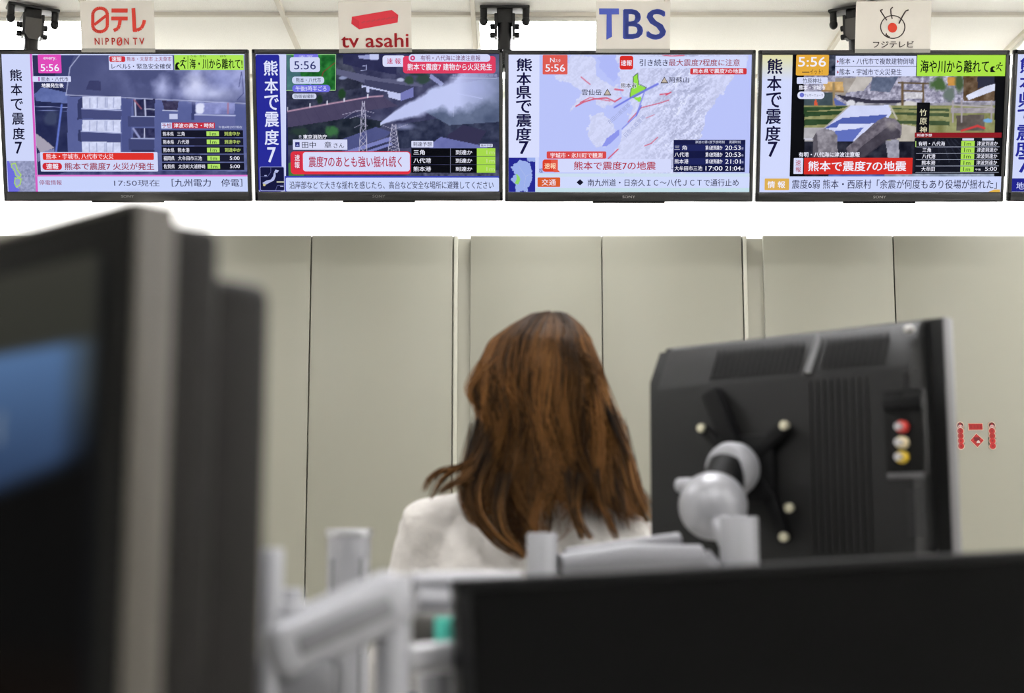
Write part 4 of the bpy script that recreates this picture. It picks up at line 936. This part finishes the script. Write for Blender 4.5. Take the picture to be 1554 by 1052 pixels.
def slope(xa, xb, n, wdt, nm, m=BLACK, za=-0.016, zb=-0.056):
    g_ = MB(); ya = -0.0265 - 0.0; 
    for k in range(n):
        x = xa + (xb - xa) * (k + .5) / n
        pa = Vector((x, -0.0222 - (-0.010 - za) * 0.5, za)); pb = Vector((x, -0.0222 - (-0.010 - zb) * 0.5, zb))
        g_.tube([pa + Vector((0, -0.002, 0)), pb + Vector((0, -0.002, 0))], wdt, 4)
    return g_.build(nm, m, t)
la = lambda px: loc(px, 540, 0.03).x
RIB = mat('vent_rib', (32, 32, 33), 0.5, spec=0.2)
slope(la(1085), la(1222), 16, 0.0017, 'vent_grille', RIB); slope(la(1252), la(1350), 11, 0.0017, 'vent_grille', RIB)
MB().tube([Vector((la(1240), -0.024, -0.012)), Vector((la(1236), -0.049, -0.060))], 0.0055, 4).build('divider', mat('rib_highlight', (92, 92, 94), 0.4), t)  # rib between the grilles, its highlight painted in as lighter grey
g_ = MB()
for k in range(9):
    x = loc(1232, 700, D).x + k * 0.0095; g_.box((x, -D - 0.0005, -0.175), (0.004, 0.003, 0.21), 0.001)
g_.build('rib_panel', PLAST, t)
jx0, jx1 = loc(1345, 700, D).x, loc(1404, 700, D).x
MB().box(((jx0 + jx1) / 2, -D + 0.004, loc(1375, 655, D).z), (jx1 - jx0, 0.010, 0.1), 0.001).build('socket_panel', mat('socket_panel', (14, 14, 14), 0.5, spec=0.1), t)
MB().box(((jx0 + jx1) / 2, -D - 0.003, loc(1375, 612, D).z), (jx1 - jx0, 0.006, 0.014), 0.002).build('hood', BLACK, t)
for py, nm, c in ((648, 'red', (196, 54, 44)), (672, 'white', (216, 200, 160)), (694, 'yellow', (206, 172, 40))):
    p = loc(1372, py, D)
    j = MB(); j.cyl((p.x, -D + 0.004, p.z), (p.x, -D - 0.008, p.z), 0.0068, 18); o = j.build('socket', mat('socket_' + nm, c, 0.35), t); o['label'] = nm + ' plastic socket'
    MB().cyl((p.x, -D - 0.008, p.z), (p.x, -D - 0.016, p.z), 0.0042, 14).build('pin', CHROME, o)
MB().box(((jx0 + jx1) / 2, -D - 0.001, loc(1375, 722, D).z), (jx1 - jx0 - .004, 0.004, 0.007), 0.001).build('socket', EDGE, t)
for py, n_ in ((565, 6), (745, 9)):
    g_ = MB(); z = loc(1390, py, D).z
    for k in range(n_): g_.box((loc(1388, 700, D).x, -D - 0.0008, z - k * 0.0062), (0.022, 0.003, 0.0025), 0.0006)
    g_.build('side_grille', RIB, t)
for px, py in ((1342, 537), (1378, 500)):
    p = loc(px, py, 0.035); MB().ball((p.x, p.y + .002, p.z), (0.008, 0.004, 0.005), 14, 8).build('screw_cover', STEEL, t)

# wall-mount bracket and arm carrying the small television
cb = loc(1128, 712, D + 0.012)
g0 = org + Matrix.Rotation(yaw2, 3, 'Z') @ Vector((0, 0, 0))
arm = thing('monitor_support', 'silver ball-jointed arm holding up the small black television', 'monitor mount', org, (0, 0, yaw2))
b = MB(); b.box((cb.x, -D - 0.008, cb.z), (0.085, 0.008, 0.085), 0.004)
def bar(pa, pb, w=0.018, th=0.012, d=D + 0.010):
    A_ = loc(*pa, d); B_ = loc(*pb, d); m_ = (A_ + B_) / 2; L_ = (B_ - A_).length; an = math.atan2(B_.z - A_.z, B_.x - A_.x)
    b.box((m_.x, -d, m_.z), (L_ + w * .6, th, w), 0.003, Matrix.Rotation(-an, 3, 'Y'))
bar((1082, 602), (1112, 672), 0.024, 0.02); bar((1130, 705), (1191, 648)); bar((1066, 650), (1120, 700), 0.014); bar((1140, 715), (1170, 760)); bar((1168, 755), (1190, 815), 0.016); bar((1112, 720), (1070, 810), 0.016)
b.build('bracket', BLACK, arm)
for px, py in ((1065, 650), (1191, 646), (1198, 771), (1190, 815), (1072, 812)):
    p = loc(px, py, D + 0.016); MB().cyl((p.x, -D - 0.012, p.z), (p.x, -D - 0.0205, p.z), 0.0055, 16, bev=0.0015).build('screw', mat('brass_screw', (188, 184, 160), 0.3, metal=0.6), arm)
dm = loc(1102, 712, D + 0.045)
MB().cyl((dm.x, -D - 0.012, dm.z), (dm.x, -D - 0.05, dm.z), 0.034, 32, bev=0.012).build('joint_cap', SILV, arm)
bl = loc(1082, 768, D + 0.085)
MB().tube([Vector((dm.x, -D - 0.04, dm.z)), bl], 0.026, 24).build('joint_neck', BLACK, arm)
MB().ball(bl, 0.0415, 36, 24).build('ball_joint', SILV, arm)
nb = loc(1029, 737, D + 0.08); MB().cyl(nb, nb + Vector((0.022, 0, 0)), 0.009, 18, bev=0.002).build('lock_knob', SILV, arm)
ps = loc(1121, 784, D + 0.135); pz = -0.5
MB().cyl((ps.x, ps.y, ps.z), (ps.x, ps.y, ps.z - 0.14), 0.0225, 28, bev=0.002).build('upright', SILV, arm)
MB().tube([bl, Vector((ps.x, ps.y, ps.z - 0.045))], 0.016, 20).build('joint_stem', SILV, arm)
inv = lambda v: Minv @ (v - org)
q0 = inv(at(823, 850, 1.62)); q1 = Vector((ps.x, ps.y, ps.z - 0.085)); q1.z = q0.z
qa = inv(at(858, 842, 1.62)); qb = inv(at(1030, 820, 1.66))
MB().tube([qa, (qa + qb) / 2, qb], [0.007, 0.0085, 0.009], 16).build('upper_link', LINK, arm)
qc = inv(at(850, 858, 1.60)); qd = inv(at(1062, 848, 1.64)); MB().tube([qc, (qc + qd) / 2 + Vector((0, 0, .004)), qd, qd + (qd - qc) * .03], [0.013, 0.017, 0.016, 0.009], 18).build('lower_link', LINK, arm)
MB().tube([qd, Vector((ps.x, ps.y, ps.z - 0.10))], 0.015, 18).build('elbow_link', LINK, arm)
pp = inv(at(823, 809, 1.60))
MB().cyl(pp, Vector((pp.x, pp.y, inv(Vector((0, 0, DESKTOP + 0.03))).z)), 0.0172, 28, bev=0.002).build('desk_post', SILV, arm)
MB().cyl(Vector((pp.x, pp.y, inv(Vector((0, 0, DESKTOP + 0.03))).z)), Vector((pp.x, pp.y, inv(Vector((0, 0, DESKTOP + 0.0006))).z)), 0.045, 28, bev=0.003).build('desk_clamp', SILV2, arm)

# ------------------------------------------------------------------ blurred silver arm parts, lower left
def post(px, py, Y, r, label, cap=True, name='desk_post', cat='post'):
    p = at(px, py, Y); t = thing(name, label, cat, (p.x, p.y, DESKTOP)); h = p.z - DESKTOP
    MB().cyl((0, 0, 0.012), (0, 0, h - 0.008), r, 28).build('tube', SILV, t)
    if cap: MB().cyl((0, 0, h - 0.008), (0, 0, h), r + 0.0015, 28, bev=0.001).build('cap', CHROME, t)
    MB().cyl((0, 0, 0.0006), (0, 0, 0.012), r + 0.025, 28, bev=0.002).build('foot', SILV2, t)
    for a in (0.7, -0.7): MB().box((r * math.sin(a) * 1.0, -r * math.cos(a) * 1.0, h / 2), (0.004, 0.004, h - 0.06), 0.001).build('channel', SILV2, t)
post(530, 803, 1.50, 0.0225, 'upright grey post with a flat cap behind the silver arm, left of the woman')
arm2 = thing('monitor_support', 'blurred silver arm slanting up between the big left monitor and the black blank monitor', 'monitor mount', (0, 0, 0))
p = at(414, 832, 0.95); MB().cyl((p.x, p.y, DESKTOP + 0.01), (p.x, p.y, p.z), 0.0075, 24, bev=0.002).build('upright', SILV, arm2)
MB().cyl((p.x, p.y, DESKTOP + 0.0006), (p.x, p.y, DESKTOP + 0.01), 0.05, 28, bev=0.002).build('desk_clamp', SILV2, arm2)
a0 = at(425, 986, 0.95); a1 = at(594, 910, 0.99)
dirv = (a1 - a0).normalized(); upv = (Vector((0, 0, 1)) - dirv * dirv.z).normalized(); sdv = upv.cross(dirv)
Ma = Matrix((dirv, sdv, upv)).transposed(); La = (a1 - a0).length
MB().box((a0 + a1) / 2, (La + 0.02, 0.03, 0.042), 0.012, Ma, seg=4).build('arm_beam', SILV, arm2)
MB().box((a0 + a1) / 2 - sdv * 0.0155, (La * 0.82, 0.004, 0.013), 0.0018, Ma).build('arm_groove', SILV2, arm2)
p1 = at(597, 872, 0.99); MB().cyl((p1.x, p1.y, DESKTOP + 0.04), (p1.x, p1.y, p1.z), 0.0125, 26, bev=0.003).build('joint_post', SILV, arm2)
k_ = at(443, 893, 1.05); MB().cyl((k_.x, k_.y, k_.z), (k_.x, k_.y, k_.z - 0.05), 0.0085, 22, bev=0.002).build('lock_knob', SILV, arm2)
MB().tube([Vector((k_.x, k_.y, k_.z - .04)), a0 + Vector((.02, 0, 0))], 0.007, 12).build('knob_stem', SILV, arm2)
pb_ = at(440, 1035, 0.97); MB().box(pb_, (0.07, 0.05, 0.035), 0.01).build('hinge_block', SILV2, arm2)
MB().cyl((p.x + .012, p.y + .012, a0.z - .028), (p.x + .012, p.y + .012, a0.z + .03), 0.016, 22, bev=.003).build('elbow', SILV, arm2)
MB().tube([at(600, 1003, .995), at(640, 1000, 1.02), at(684, 996, 1.032), at(722, 990, 1.15)], [.009, .011, .011, .011], 18).build('lower_link', CHROME, arm2)
arm3 = arm2
def limb(pa, pb, Y0, Y1, r, nm, m=SILV, flat=1.0):
    A_ = at(*pa, Y0); B_ = at(*pb, Y1); MB().tube([A_ - (B_ - A_) * .04, A_, (A_ + B_) / 2, B_, B_ + (B_ - A_) * .04], [r * .6, r, r * 1.04, r, r * .6], 20, flat=flat).build(nm, m, arm3); return A_, B_
limb((628, 884), (790, 884), 1.12, 1.14, 0.008, 'top_rail'); limb((632, 912), (780, 922), 1.12, 1.14, 0.013, 'upper_link'); limb((640, 1046), (790, 1030), 1.11, 1.13, 0.014, 'base_link')
A_ = at(700, 900, 1.13); MB().cyl((A_.x, A_.y, DESKTOP + 0.012), (A_.x, A_.y, A_.z), 0.015, 24, bev=.002).build('upright', SILV, arm3)
MB().cyl((A_.x, A_.y, DESKTOP + 0.0006), (A_.x, A_.y, DESKTOP + 0.012), 0.045, 24, bev=.002).build('desk_clamp', SILV2, arm3)
dv = at(668, 955, 1.06)
t = thing('network_box', 'small dark box with a teal label between the silver arms and the black monitor', 'box', dv)
MB().box((0, 0.012, 0), (0.042, 0.03, 0.023), 0.006, seg=3).build('case', mat('dark_grey_case', (62, 60, 56), 0.45), t)
MB().box((0.006, -0.0035, 0), (0.019, 0.002, 0.0175), 0.0005).build('teal_label', mat('teal_label', (72, 186, 166), 0.4), t)
g_ = MB(); g_.tube([Vector((0.0095 + 0.0028 * math.cos(R(a)), -0.005, 0.0058 * math.sin(R(a)))) for a in range(0, 361, 20)], 0.0007, 6); g_.tube([Vector((0.0045, -0.005, .006)), Vector((0.0045, -0.005, -.004))], 0.0006, 6)
g_.build('printed_figure', mat('teal_ink', (30, 96, 90), 0.5), t)
MB().cyl((0, 0.012, -0.0105), (0, 0.012, DESKTOP + 0.0006 - dv.z), 0.008, 16).build('foot', SILV2, t)

# ------------------------------------------------------------------ office chair and the woman
FAB = mat('chair_fabric', (40, 44, 52), 0.9, bump=0.3, scale=600)
WX, WY = 0.028, 2.2
t = thing('office_chair', 'dark office chair under the woman', 'chair', (WX, WY + 0.02, 0))
MB().box((0, 0.02, 0.415), (0.46, 0.46, 0.056), 0.025, seg=4).build('seat', FAB, t)
MB().box((0, -0.235, 0.66), (0.40, 0.04, 0.34), 0.018, Matrix.Rotation(R(6), 3, 'X'), seg=3).build('backrest', FAB, t)
MB().tube([(0, -0.1, 0.38), (0, -0.25, 0.39), (0, -0.275, 0.5), (0, -0.25, 0.62)], 0.018, 12).build('back_stem', BLACK, t)
MB().cyl((0, 0, 0.09), (0, 0, 0.388), 0.026, 20).build('gas_post', IRON, t)
for k in range(5):
    a = 2 * math.pi * k / 5 + .3; e = Vector((math.cos(a) * .3, math.sin(a) * .3, 0.075))
    o = MB().tube([(0, 0, 0.1), e], [0.022, 0.015], 10).build('base_spoke', BLACK, t)
    MB().ball((e.x, e.y, 0.029), (0.028, 0.028, 0.028), 14, 10).build('caster', BLACK, o)

SKIN = mat('skin', (222, 178, 150), 0.5)
SHIRT = mat('linen_shirt', (176, 172, 167), 0.9, spec=0.1, bump=0.5, scale=45, vary=0.04)
TROU = mat('dark_trousers', (44, 46, 58), 0.85, bump=0.2, scale=200)
w = thing('person', 'woman with long reddish-brown hair in a white linen shirt, seated with her back turned', 'person', (0, 0, 0))
X, Y = WX, WY
LSh = (X - 0.153, Y + 0.005, 1.045); RSh = (X + 0.150, Y + 0.012, 1.022)
LEl = (X - 0.212, Y + 0.08, 0.80); REl = (X + 0.215, Y + 0.08, 0.79)
LWr = (X - 0.13, Y + 0.335, 0.755); RWr = (X + 0.13, Y + 0.335, 0.755)
HX, HY = 0.048, Y + 0.01                 # head centre
body = MB()
def trunk(mb, g):
    mb.loft([(0.47, X, Y, .15 + g, .10 + g), (0.53, X, Y, .165 + g, .115 + g), (0.62, X, Y, .14 + g, .10 + g), (0.70, X, Y, .12 + g, .088 + g), (0.80, X, Y, .13 + g, .094 + g), (0.90, X, Y + .002, .142 + g, .10 + g), (0.98, X + .001, Y + .004, .15 + g, .095 + g), (1.035, X + .002, Y + .008, .15 + g, .078 + g), (1.07, X + .006, Y + .01, .112 + g, .062 + g), (1.095, X + .01, Y + .012, .064 + g, .054 + g)], 32)
trunk(body, 0)
body.tube([(X + .01, Y + .012, 1.06), (X + .014, Y + .016, 1.12), (HX, HY + .01, 1.19)], [.055, .05, .052], 20)
for sh, el, wr in ((LSh, LEl, LWr), (RSh, REl, RWr)):
    body.ball(sh, .042, 16, 10); body.tube([sh, ((sh[0] + el[0]) / 2, (sh[1] + el[1]) / 2, (sh[2] + el[2]) / 2), el], [.038, .037, .034], 16); body.ball(el, .036, 14, 10)
    body.tube([el, ((el[0] * 2 + wr[0]) / 3, (el[1] * 2 + wr[1]) / 3, (el[2] * 2 + wr[2]) / 3), wr], [.036, .034, .024], 16)
    sg = -1 if sh is LSh else 1
    pm_ = Vector(wr) + Vector((-sg * .012, .05, -.004)); body.ball(pm_, (.036, .048, .014), 16, 10)
    for k, (dx, ln) in enumerate(((-.028, .060), (-.010, .072), (.009, .076), (.027, .066))):
        f0 = pm_ + Vector((sg * -dx, .038, .002)); f1 = f0 + Vector((sg * -dx * .2, ln * .5, .004)); f2 = f0 + Vector((sg * -dx * .25, ln * .95, -.011))
        body.tube([f0, f1, f2], [.0088, .0082, .0066], 10); body.ball(f2, .0066, 10, 6)
    th0 = pm_ + Vector((-sg * .028, -.015, 0)); th1 = th0 + Vector((-sg * .024, .028, -.002)); th2 = th1 + Vector((-sg * .006, .026, -.007)); body.tube([th0, th1, th2], [.0115, .010, .008], 10); body.ball(th2, .008, 10, 6)
for sg in (-1, 1):
    hip = Vector((X + sg * .085, Y + .03, .53)); kn = Vector((X + sg * .10, Y + .42, .53)); an = Vector((X + sg * .10, Y + .42, .09))
    body.tube([hip, (hip + kn) / 2, kn], [.078, .07, .052], 18); body.ball(kn, .053, 16, 10); body.tube([kn, (kn * 2 + an) / 3 + Vector((0, -.012, 0)), an], [.052, .05, .033], 16); body.ball(an, .036, 12, 8)
    body.tube([an + Vector((0, -.02, -.05)), an + Vector((0, .07, -.05)), an + Vector((0, .15, -.06))], [.036, .034, .022], 12)
# head with face
body.ball((HX, HY, 1.285), (.074, .092, .088), 28, 18); body.ball((HX, HY + .028, 1.222), (.055, .06, .058), 22, 14)
body.ball((HX, HY + .055, 1.186), (.024, .022, .018), 14, 10); body.tube([(HX, HY + .088, 1.262), (HX, HY + .104, 1.238), (HX, HY + .1, 1.230)], [.006, .011, .010], 10)
for sg in (-1, 1): body.ball((HX + sg * .075, HY + .002, 1.255), (.010, .018, .030), 12, 10); body.ball((HX + sg * .034, HY + .062, 1.232), (.022, .018, .02), 12, 8)
body.ball((HX, HY + .083, 1.207), (.022, .008, .0065), 12, 8)
link_mesh('body', fuse(body, .0055, 3), SKIN, w)
EYE = mat('eye_white', (236, 232, 226), 0.2); IRIS = mat('iris', (40, 26, 20), 0.2); LIP = mat('lips', (186, 104, 98), 0.45)
for sg in (-1, 1):
    o = MB().ball((HX + sg * .031, HY + .0815, 1.262), (.013, .008, .0065), 16, 10).build('eye', EYE, w); MB().ball((HX + sg * .031, HY + .0888, 1.262), (.0052, .0022, .0055), 12, 8).build('iris', IRIS, o)
    MB().tube([(HX + sg * .016, HY + .0895, 1.281), (HX + sg * .032, HY + .0875, 1.285), (HX + sg * .048, HY + .076, 1.281)], [.002, .0026, .0016], 8).build('eyebrow', IRIS, w)
MB().ball((HX, HY + .0905, 1.207), (.021, .005, .006), 14, 8).build('lips', LIP, w)
# shirt
sh_ = MB()
sec = [(0.50, X, Y, .172, .128), (0.56, X, Y, .176, .13), (0.64, X, Y, .158, .118), (0.72, X, Y, .146, .11), (0.82, X, Y, .150, .112), (0.90, X, Y + .002, .160, .114), (0.98, X + .001, Y + .004, .166, .106), (1.03, X + .001, Y + .008, .160, .09), (1.062, X + .002, Y + .010, .130, .076), (1.085, X + .006, Y + .012, .088, .068), (1.11, X + .012, Y + .014, .062, .060), (1.125, X + .013, Y + .015, .060, .058)]
sh_.loft(sec, 36)
for sg, sh, el, wr in ((-1, LSh, LEl, LWr), (1, RSh, REl, RWr)):
    sh_.ball((sh[0], sh[1], sh[2] - .004), (.056, .062, .056), 20, 12); m1 = [(a + c) / 2 for a, c in zip(sh, el)]
    sh_.tube([sh, m1, el], [.057, .055, .052], 20); sh_.ball(el, .052, 16, 10); c_ = [a + (b_ - a) * .9 for a, b_ in zip(el, wr)]
    sh_.tube([el, [(a + c) / 2 for a, c in zip(el, wr)], c_], [.052, .044, .036], 18)
sh_.tube([(LSh[0] + .005, LSh[1], 1.048), (X - .085, Y + .012, 1.062), (X - .03, Y + .014, 1.085)], [.048, .048, .045], 18)
sh_.tube([(RSh[0] - .005, RSh[1], 1.024), (X + .085, Y + .014, 1.044), (X + .04, Y + .014, 1.08)], [.048, .048, .045], 18)
me = fuse(sh_, .007, 3)
# folds in the cloth
co = np.zeros(len(me.vertices) * 3); me.vertices.foreach_get('co', co); co = co.reshape(-1, 3); no = np.array([v.normal[:] for v in me.vertices])
f1 = fbm(co[:, 0] * 1000 + 400 + co[:, 2] * 500, co[:, 2] * 420 + co[:, 1] * 300, 60, 91, 3) - .5; f2 = fbm(co[:, 0] * 600 - co[:, 2] * 1100 + 2000, co[:, 2] * 300 + co[:, 0] * 400 + 900, 70, 95, 2) - .5
amp = np.clip((1.13 - co[:, 2]) / .12, 0.15, 1) 
co = co + no * np.clip((f1 * .026 + f2 * .022) * amp, -.005, .008)[:, None]
for sg, (xa, za_), (xb, zb_) in ((-1, (-.176, 1.065), (-.154, .97)), (1, (.212, 1.04), (.205, .94))):
    t_ = np.clip((co[:, 2] - za_) / (zb_ - za_), 0, 1); dd = np.hypot(co[:, 0] - (xa + (xb - xa) * t_), np.where((co[:, 2] > za_) | (co[:, 2] < zb_), np.minimum(abs(co[:, 2] - za_), abs(co[:, 2] - zb_)), 0))
    co = co - no * (.0055 * np.exp(-(dd / .008) ** 2) * (co[:, 1] < Y + .02))[:, None]
me.vertices.foreach_set('co', co.ravel()); me.update()
shirt = link_mesh('shirt', me, SHIRT, w)
MB().tube([(X + .013 + .061 * math.cos(R(a)), Y + .015 + .060 * math.sin(R(a)), 1.118 - .012 * math.sin(R(a))) for a in range(0, 361, 15)], .011, 10, flat=.5, caps=False).build('collar', SHIRT, shirt)
tr = MB()
tr.loft([(0.465, X, Y, .165, .118), (0.53, X, Y, .18, .13), (0.60, X, Y, .16, .118), (0.66, X, Y, .146, .108)], 28)
for sg in (-1, 1):
    hip = Vector((X + sg * .085, Y + .03, .535)); kn = Vector((X + sg * .10, Y + .42, .535)); an = Vector((X + sg * .10, Y + .42, .11))
    tr.tube([hip, (hip + kn) / 2, kn], [.088, .08, .064], 18); tr.ball(kn, .064, 16, 10); tr.tube([kn, an], [.064, .05], 16)
link_mesh('trousers', fuse(tr, .008, 2), TROU, w)
for sg in (-1, 1):
    z = MB(); z.tube([(X + sg * .10, Y + .37, .042), (X + sg * .10, Y + .45, .045), (X + sg * .10, Y + .54, .036), (X + sg * .10, Y + .60, .03)], [.036, .042, .038, .024], 16); z.build('shoe', BLACK, w)

# hair: solid under-layer and several thousand tapering strands gathered in locks
zpix = lambda py: at(826, py, WY).z
PYS = [476, 482, 500, 520, 560, 600, 650, 700, 740, 780, 800, 840]
WLp = [0, 34, 60, 82, 100, 106, 90, 98, 112, 112, 96, 50]
WRp = [0, 28, 52, 69, 85, 93, 103, 112, 128, 147, 156, 160]
ZS = np.array([zpix(p_) for p_ in PYS])[::-1]; MPX = 2.2 / FPX / 1.0
WLz = lambda z: np.interp(z, ZS, np.array(WLp)[::-1] * MPX); WRz = lambda z: np.interp(z, ZS, np.array(WRp)[::-1] * MPX)
HCX = (826 - 777) * MPX
ztop_h = zpix(476)
DBz = lambda z: np.interp(z, [1.0, 1.06, 1.12, 1.17, 1.22, 1.28, 1.33, 1.36, 1.378, ztop_h], [.142, .130, .100, .092, .108, .118, .104, .076, .042, 0.0])
DFz = lambda z: np.interp(z, [1.0, 1.06, 1.12, 1.17, 1.22, 1.28, 1.33, 1.36, 1.378, ztop_h], [.11, .10, .085, .085, .095, .103, .094, .068, .036, 0.0])
ENDX = [-.14, -.112, -.078, -.038, -.012, .006, .022, .045, .09, .135, .16]
ENDY = [742, 790, 812, 836, 826, 792, 768, 780, 776, 784, 792]
def hull(a, z, sc):
    s_, c_ = np.sin(a), np.cos(a)
    s2 = np.sign(s_) * np.abs(s_) ** .9; c2 = np.sign(c_) * np.abs(c_) ** .9
    W_ = np.where(s_ < 0, WLz(z), WRz(z)); D_ = np.where(c_ > 0, DBz(z), DFz(z))
    lean = np.clip((z - 1.33) / .055, 0, 1) * .012
    return np.stack([HCX + lean + sc * W_ * s2, HY - sc * D_ * c2, z], -1)
S_N, S_K = 24, np.linspace(0, 1, 24)
strands = []; scol = []; srad = []
def tone():
    r_ = rng.random()
    if r_ < .28: c = (54, 36, 19)
    elif r_ < .72: c = (98, 66, 34)
    elif r_ < .92: c = (130, 89, 48)
    else: c = (166, 119, 69)
    return np.array(lin(c))
NC = 300
for ci in range(NC):
    a_c = rng.uniform(-2.25, 2.25); 
    ph = rng.uniform(0, 6.28, 3); am = rng.uniform(.06, .34); fr = rng.uniform(4.0, 8.5); ct = tone(); lay_c = rng.uniform(.82, 1.05)
    xe = np.clip((WLz(1.03) if a_c < 0 else WRz(1.03)) * math.sin(a_c), -.14, .16)
    ye = np.interp(xe, ENDX, ENDY) - abs(rng.normal(0, 14)) - (0 if rng.random() < .6 else rng.uniform(20, 210))
    ze = at(826, ye, WY).z
    if abs(a_c) > 1.75: ze = rng.uniform(1.03, 1.10)
    curl = rng.normal(0, .012); flick = rng.uniform(-.004, .012)
    for k in range(15):
        a = a_c + rng.normal(0, .10); e = ze + rng.normal(0, .010); sc = lay_c + rng.normal(0, .018)
        s0 = S_K ** 1.35
        z = ztop_h - .0015 - (ztop_h - e) * s0
        tight = .25 + .75 * (1 - s0 ** 2)
        aa = a_c + (a - a_c) * tight * (1 + .5 * np.sin(3 * s0)) + am * (s0 ** 1.4) * np.sin(fr * s0 + ph[0])
        P = hull(aa, z, np.minimum(sc, 1.03))
        P[:, 0] += (s0 ** 3) * curl + .006 * s0 ** 2 * np.sin(fr * 1.6 * s0 + ph[1] + rng.normal(0, .3)); P[:, 1] -= (s0 ** 3) * flick - .004 * s0 ** 2 * np.sin(fr * 1.5 * s0 + ph[2])
        P[:, 2] -= (1 - sc) * .05 * (1 - s0)
        strands.append(P); srad.append(rng.uniform(.0009, .0016)); scol.append(np.clip(ct * rng.uniform(.75, 1.25), 0, 1))
# loose locks that leave the outline
def lock(path, n, spread, r=.0011, yb=.0, dark=1.0):
    pts = np.array([list(at(x, y, yy)) for x, y, yy in path]); tt = np.linspace(0, 1, len(pts))
    for k in range(n):
        off = rng.normal(0, spread, 3); q = np.stack([np.interp(S_K, tt, pts[:, i]) for i in range(3)], -1)
        for _ in range(3): q[1:-1] = (q[:-2] + q[1:-1] * 2 + q[2:]) / 4
        q = q + off * (1.1 - .5 * S_K)[:, None] + np.stack([np.sin(S_K * 5 + k) * .0015] * 3, -1)
        strands.append(q); srad.append(r * rng.uniform(.7, 1.2)); scol.append(tone() * dark)
lock([(735, 655, 2.13), (724, 690, 2.11), (702, 712, 2.10), (672, 714, 2.10), (652, 726, 2.11), (644, 745, 2.12)], 22, .0035)
lock([(738, 660, 2.13), (722, 700, 2.10), (700, 708, 2.10), (676, 722, 2.10), (664, 738, 2.10), (655, 756, 2.11)], 18, .003)
lock([(738, 670, 2.12), (718, 712, 2.10), (700, 728, 2.09), (680, 738, 2.09), (668, 748, 2.10)], 34, .005, dark=.7)
lock([(725, 640, 2.14), (712, 690, 2.12), (704, 730, 2.10), (704, 762, 2.09), (722, 792, 2.08), (748, 806, 2.08)], 46, .0045, dark=.7)
lock([(740, 690, 2.10), (720, 735, 2.09), (722, 780, 2.075), (752, 818, 2.07), (782, 834, 2.07), (796, 842, 2.07)], 44, .005, dark=.9)
lock([(770, 720, 2.09), (758, 770, 2.075), (764, 806, 2.07), (786, 828, 2.07), (794, 846, 2.07)], 34, .004)
lock([(936, 640, 2.15), (948, 690, 2.13), (958, 735, 2.11), (972, 770, 2.10), (984, 792, 2.10)], 44, .005)
lock([(925, 620, 2.15), (944, 668, 2.13), (962, 715, 2.12), (974, 756, 2.11), (981, 776, 2.11)], 30, .004)
lock([(903, 540, 2.19), (928, 600, 2.17), (950, 655, 2.15), (959, 700, 2.14), (955, 716, 2.14)], 7, .0012, .0007)
lock([(905, 720, 2.10), (912, 765, 2.09), (926, 795, 2.085), (936, 818, 2.08)], 26, .004); lock([(880, 720, 2.09), (872, 770, 2.08), (882, 800, 2.075), (898, 816, 2.075)], 26, .004); lock([(862, 715, 2.09), (868, 765, 2.08), (880, 806, 2.075), (884, 818, 2.075)], 18, .003)
lock([(728, 560, 2.17), (716, 580, 2.17), (713, 600, 2.17), (722, 618, 2.17), (727, 636, 2.16)], 12, .0015)
lock([(733, 540, 2.17), (727, 560, 2.17), (722, 575, 2.17), (716, 592, 2.17)], 8, .0014, .0008)
P = np.array(strands); NS = len(P); rad = np.array(srad)[:, None] * np.interp(S_K, [0, .1, .6, 1], [.7, 1, 1, .25])[None]
T = np.gradient(P, axis=1); T /= np.linalg.norm(T, axis=2, keepdims=True) + 1e-9
ref = P - np.array([HCX, HY, 0]); ref[..., 2] = .02; ref /= np.linalg.norm(ref, axis=2, keepdims=True) + 1e-9
Nn = ref - T * (ref * T).sum(2, keepdims=True); Nn /= np.linalg.norm(Nn, axis=2, keepdims=True) + 1e-9; Bn = np.cross(T, Nn)
ring = np.stack([P + (Nn * math.cos(a) * .8 + Bn * math.sin(a)) * rad[..., None] for a in (0, 2.094, 4.189)], 2)      # NS,S,3,3
V = ring.reshape(-1, 3)
base = (np.arange(NS)[:, None] * S_N + np.arange(S_N - 1)[None]) * 3
F = np.concatenate([np.stack([base + k, base + (k + 1) % 3, base + 3 + (k + 1) % 3, base + 3 + k], -1).reshape(-1, 4) for k in range(3)])
C = np.repeat(np.array(scol)[:, None, :], S_N, 1)
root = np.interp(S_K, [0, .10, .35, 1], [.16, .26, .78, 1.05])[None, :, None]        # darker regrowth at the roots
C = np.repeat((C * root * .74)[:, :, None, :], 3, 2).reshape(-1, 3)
# under-layer
za = np.concatenate([ztop_h - .008 - .05 * np.linspace(0, 1, 8) ** 2, np.linspace(ztop_h - .07, 1.09, 16)]); aa = np.linspace(-2.15, 2.15, 40)
AA, ZZ = np.meshgrid(aa, za); U = hull(AA, ZZ, .89).reshape(-1, 3); o_ = len(V)
UF = [[o_ + j * 40 + i, o_ + j * 40 + i + 1, o_ + (j + 1) * 40 + i + 1, o_ + (j + 1) * 40 + i] for j in range(len(za) - 1) for i in range(39)]
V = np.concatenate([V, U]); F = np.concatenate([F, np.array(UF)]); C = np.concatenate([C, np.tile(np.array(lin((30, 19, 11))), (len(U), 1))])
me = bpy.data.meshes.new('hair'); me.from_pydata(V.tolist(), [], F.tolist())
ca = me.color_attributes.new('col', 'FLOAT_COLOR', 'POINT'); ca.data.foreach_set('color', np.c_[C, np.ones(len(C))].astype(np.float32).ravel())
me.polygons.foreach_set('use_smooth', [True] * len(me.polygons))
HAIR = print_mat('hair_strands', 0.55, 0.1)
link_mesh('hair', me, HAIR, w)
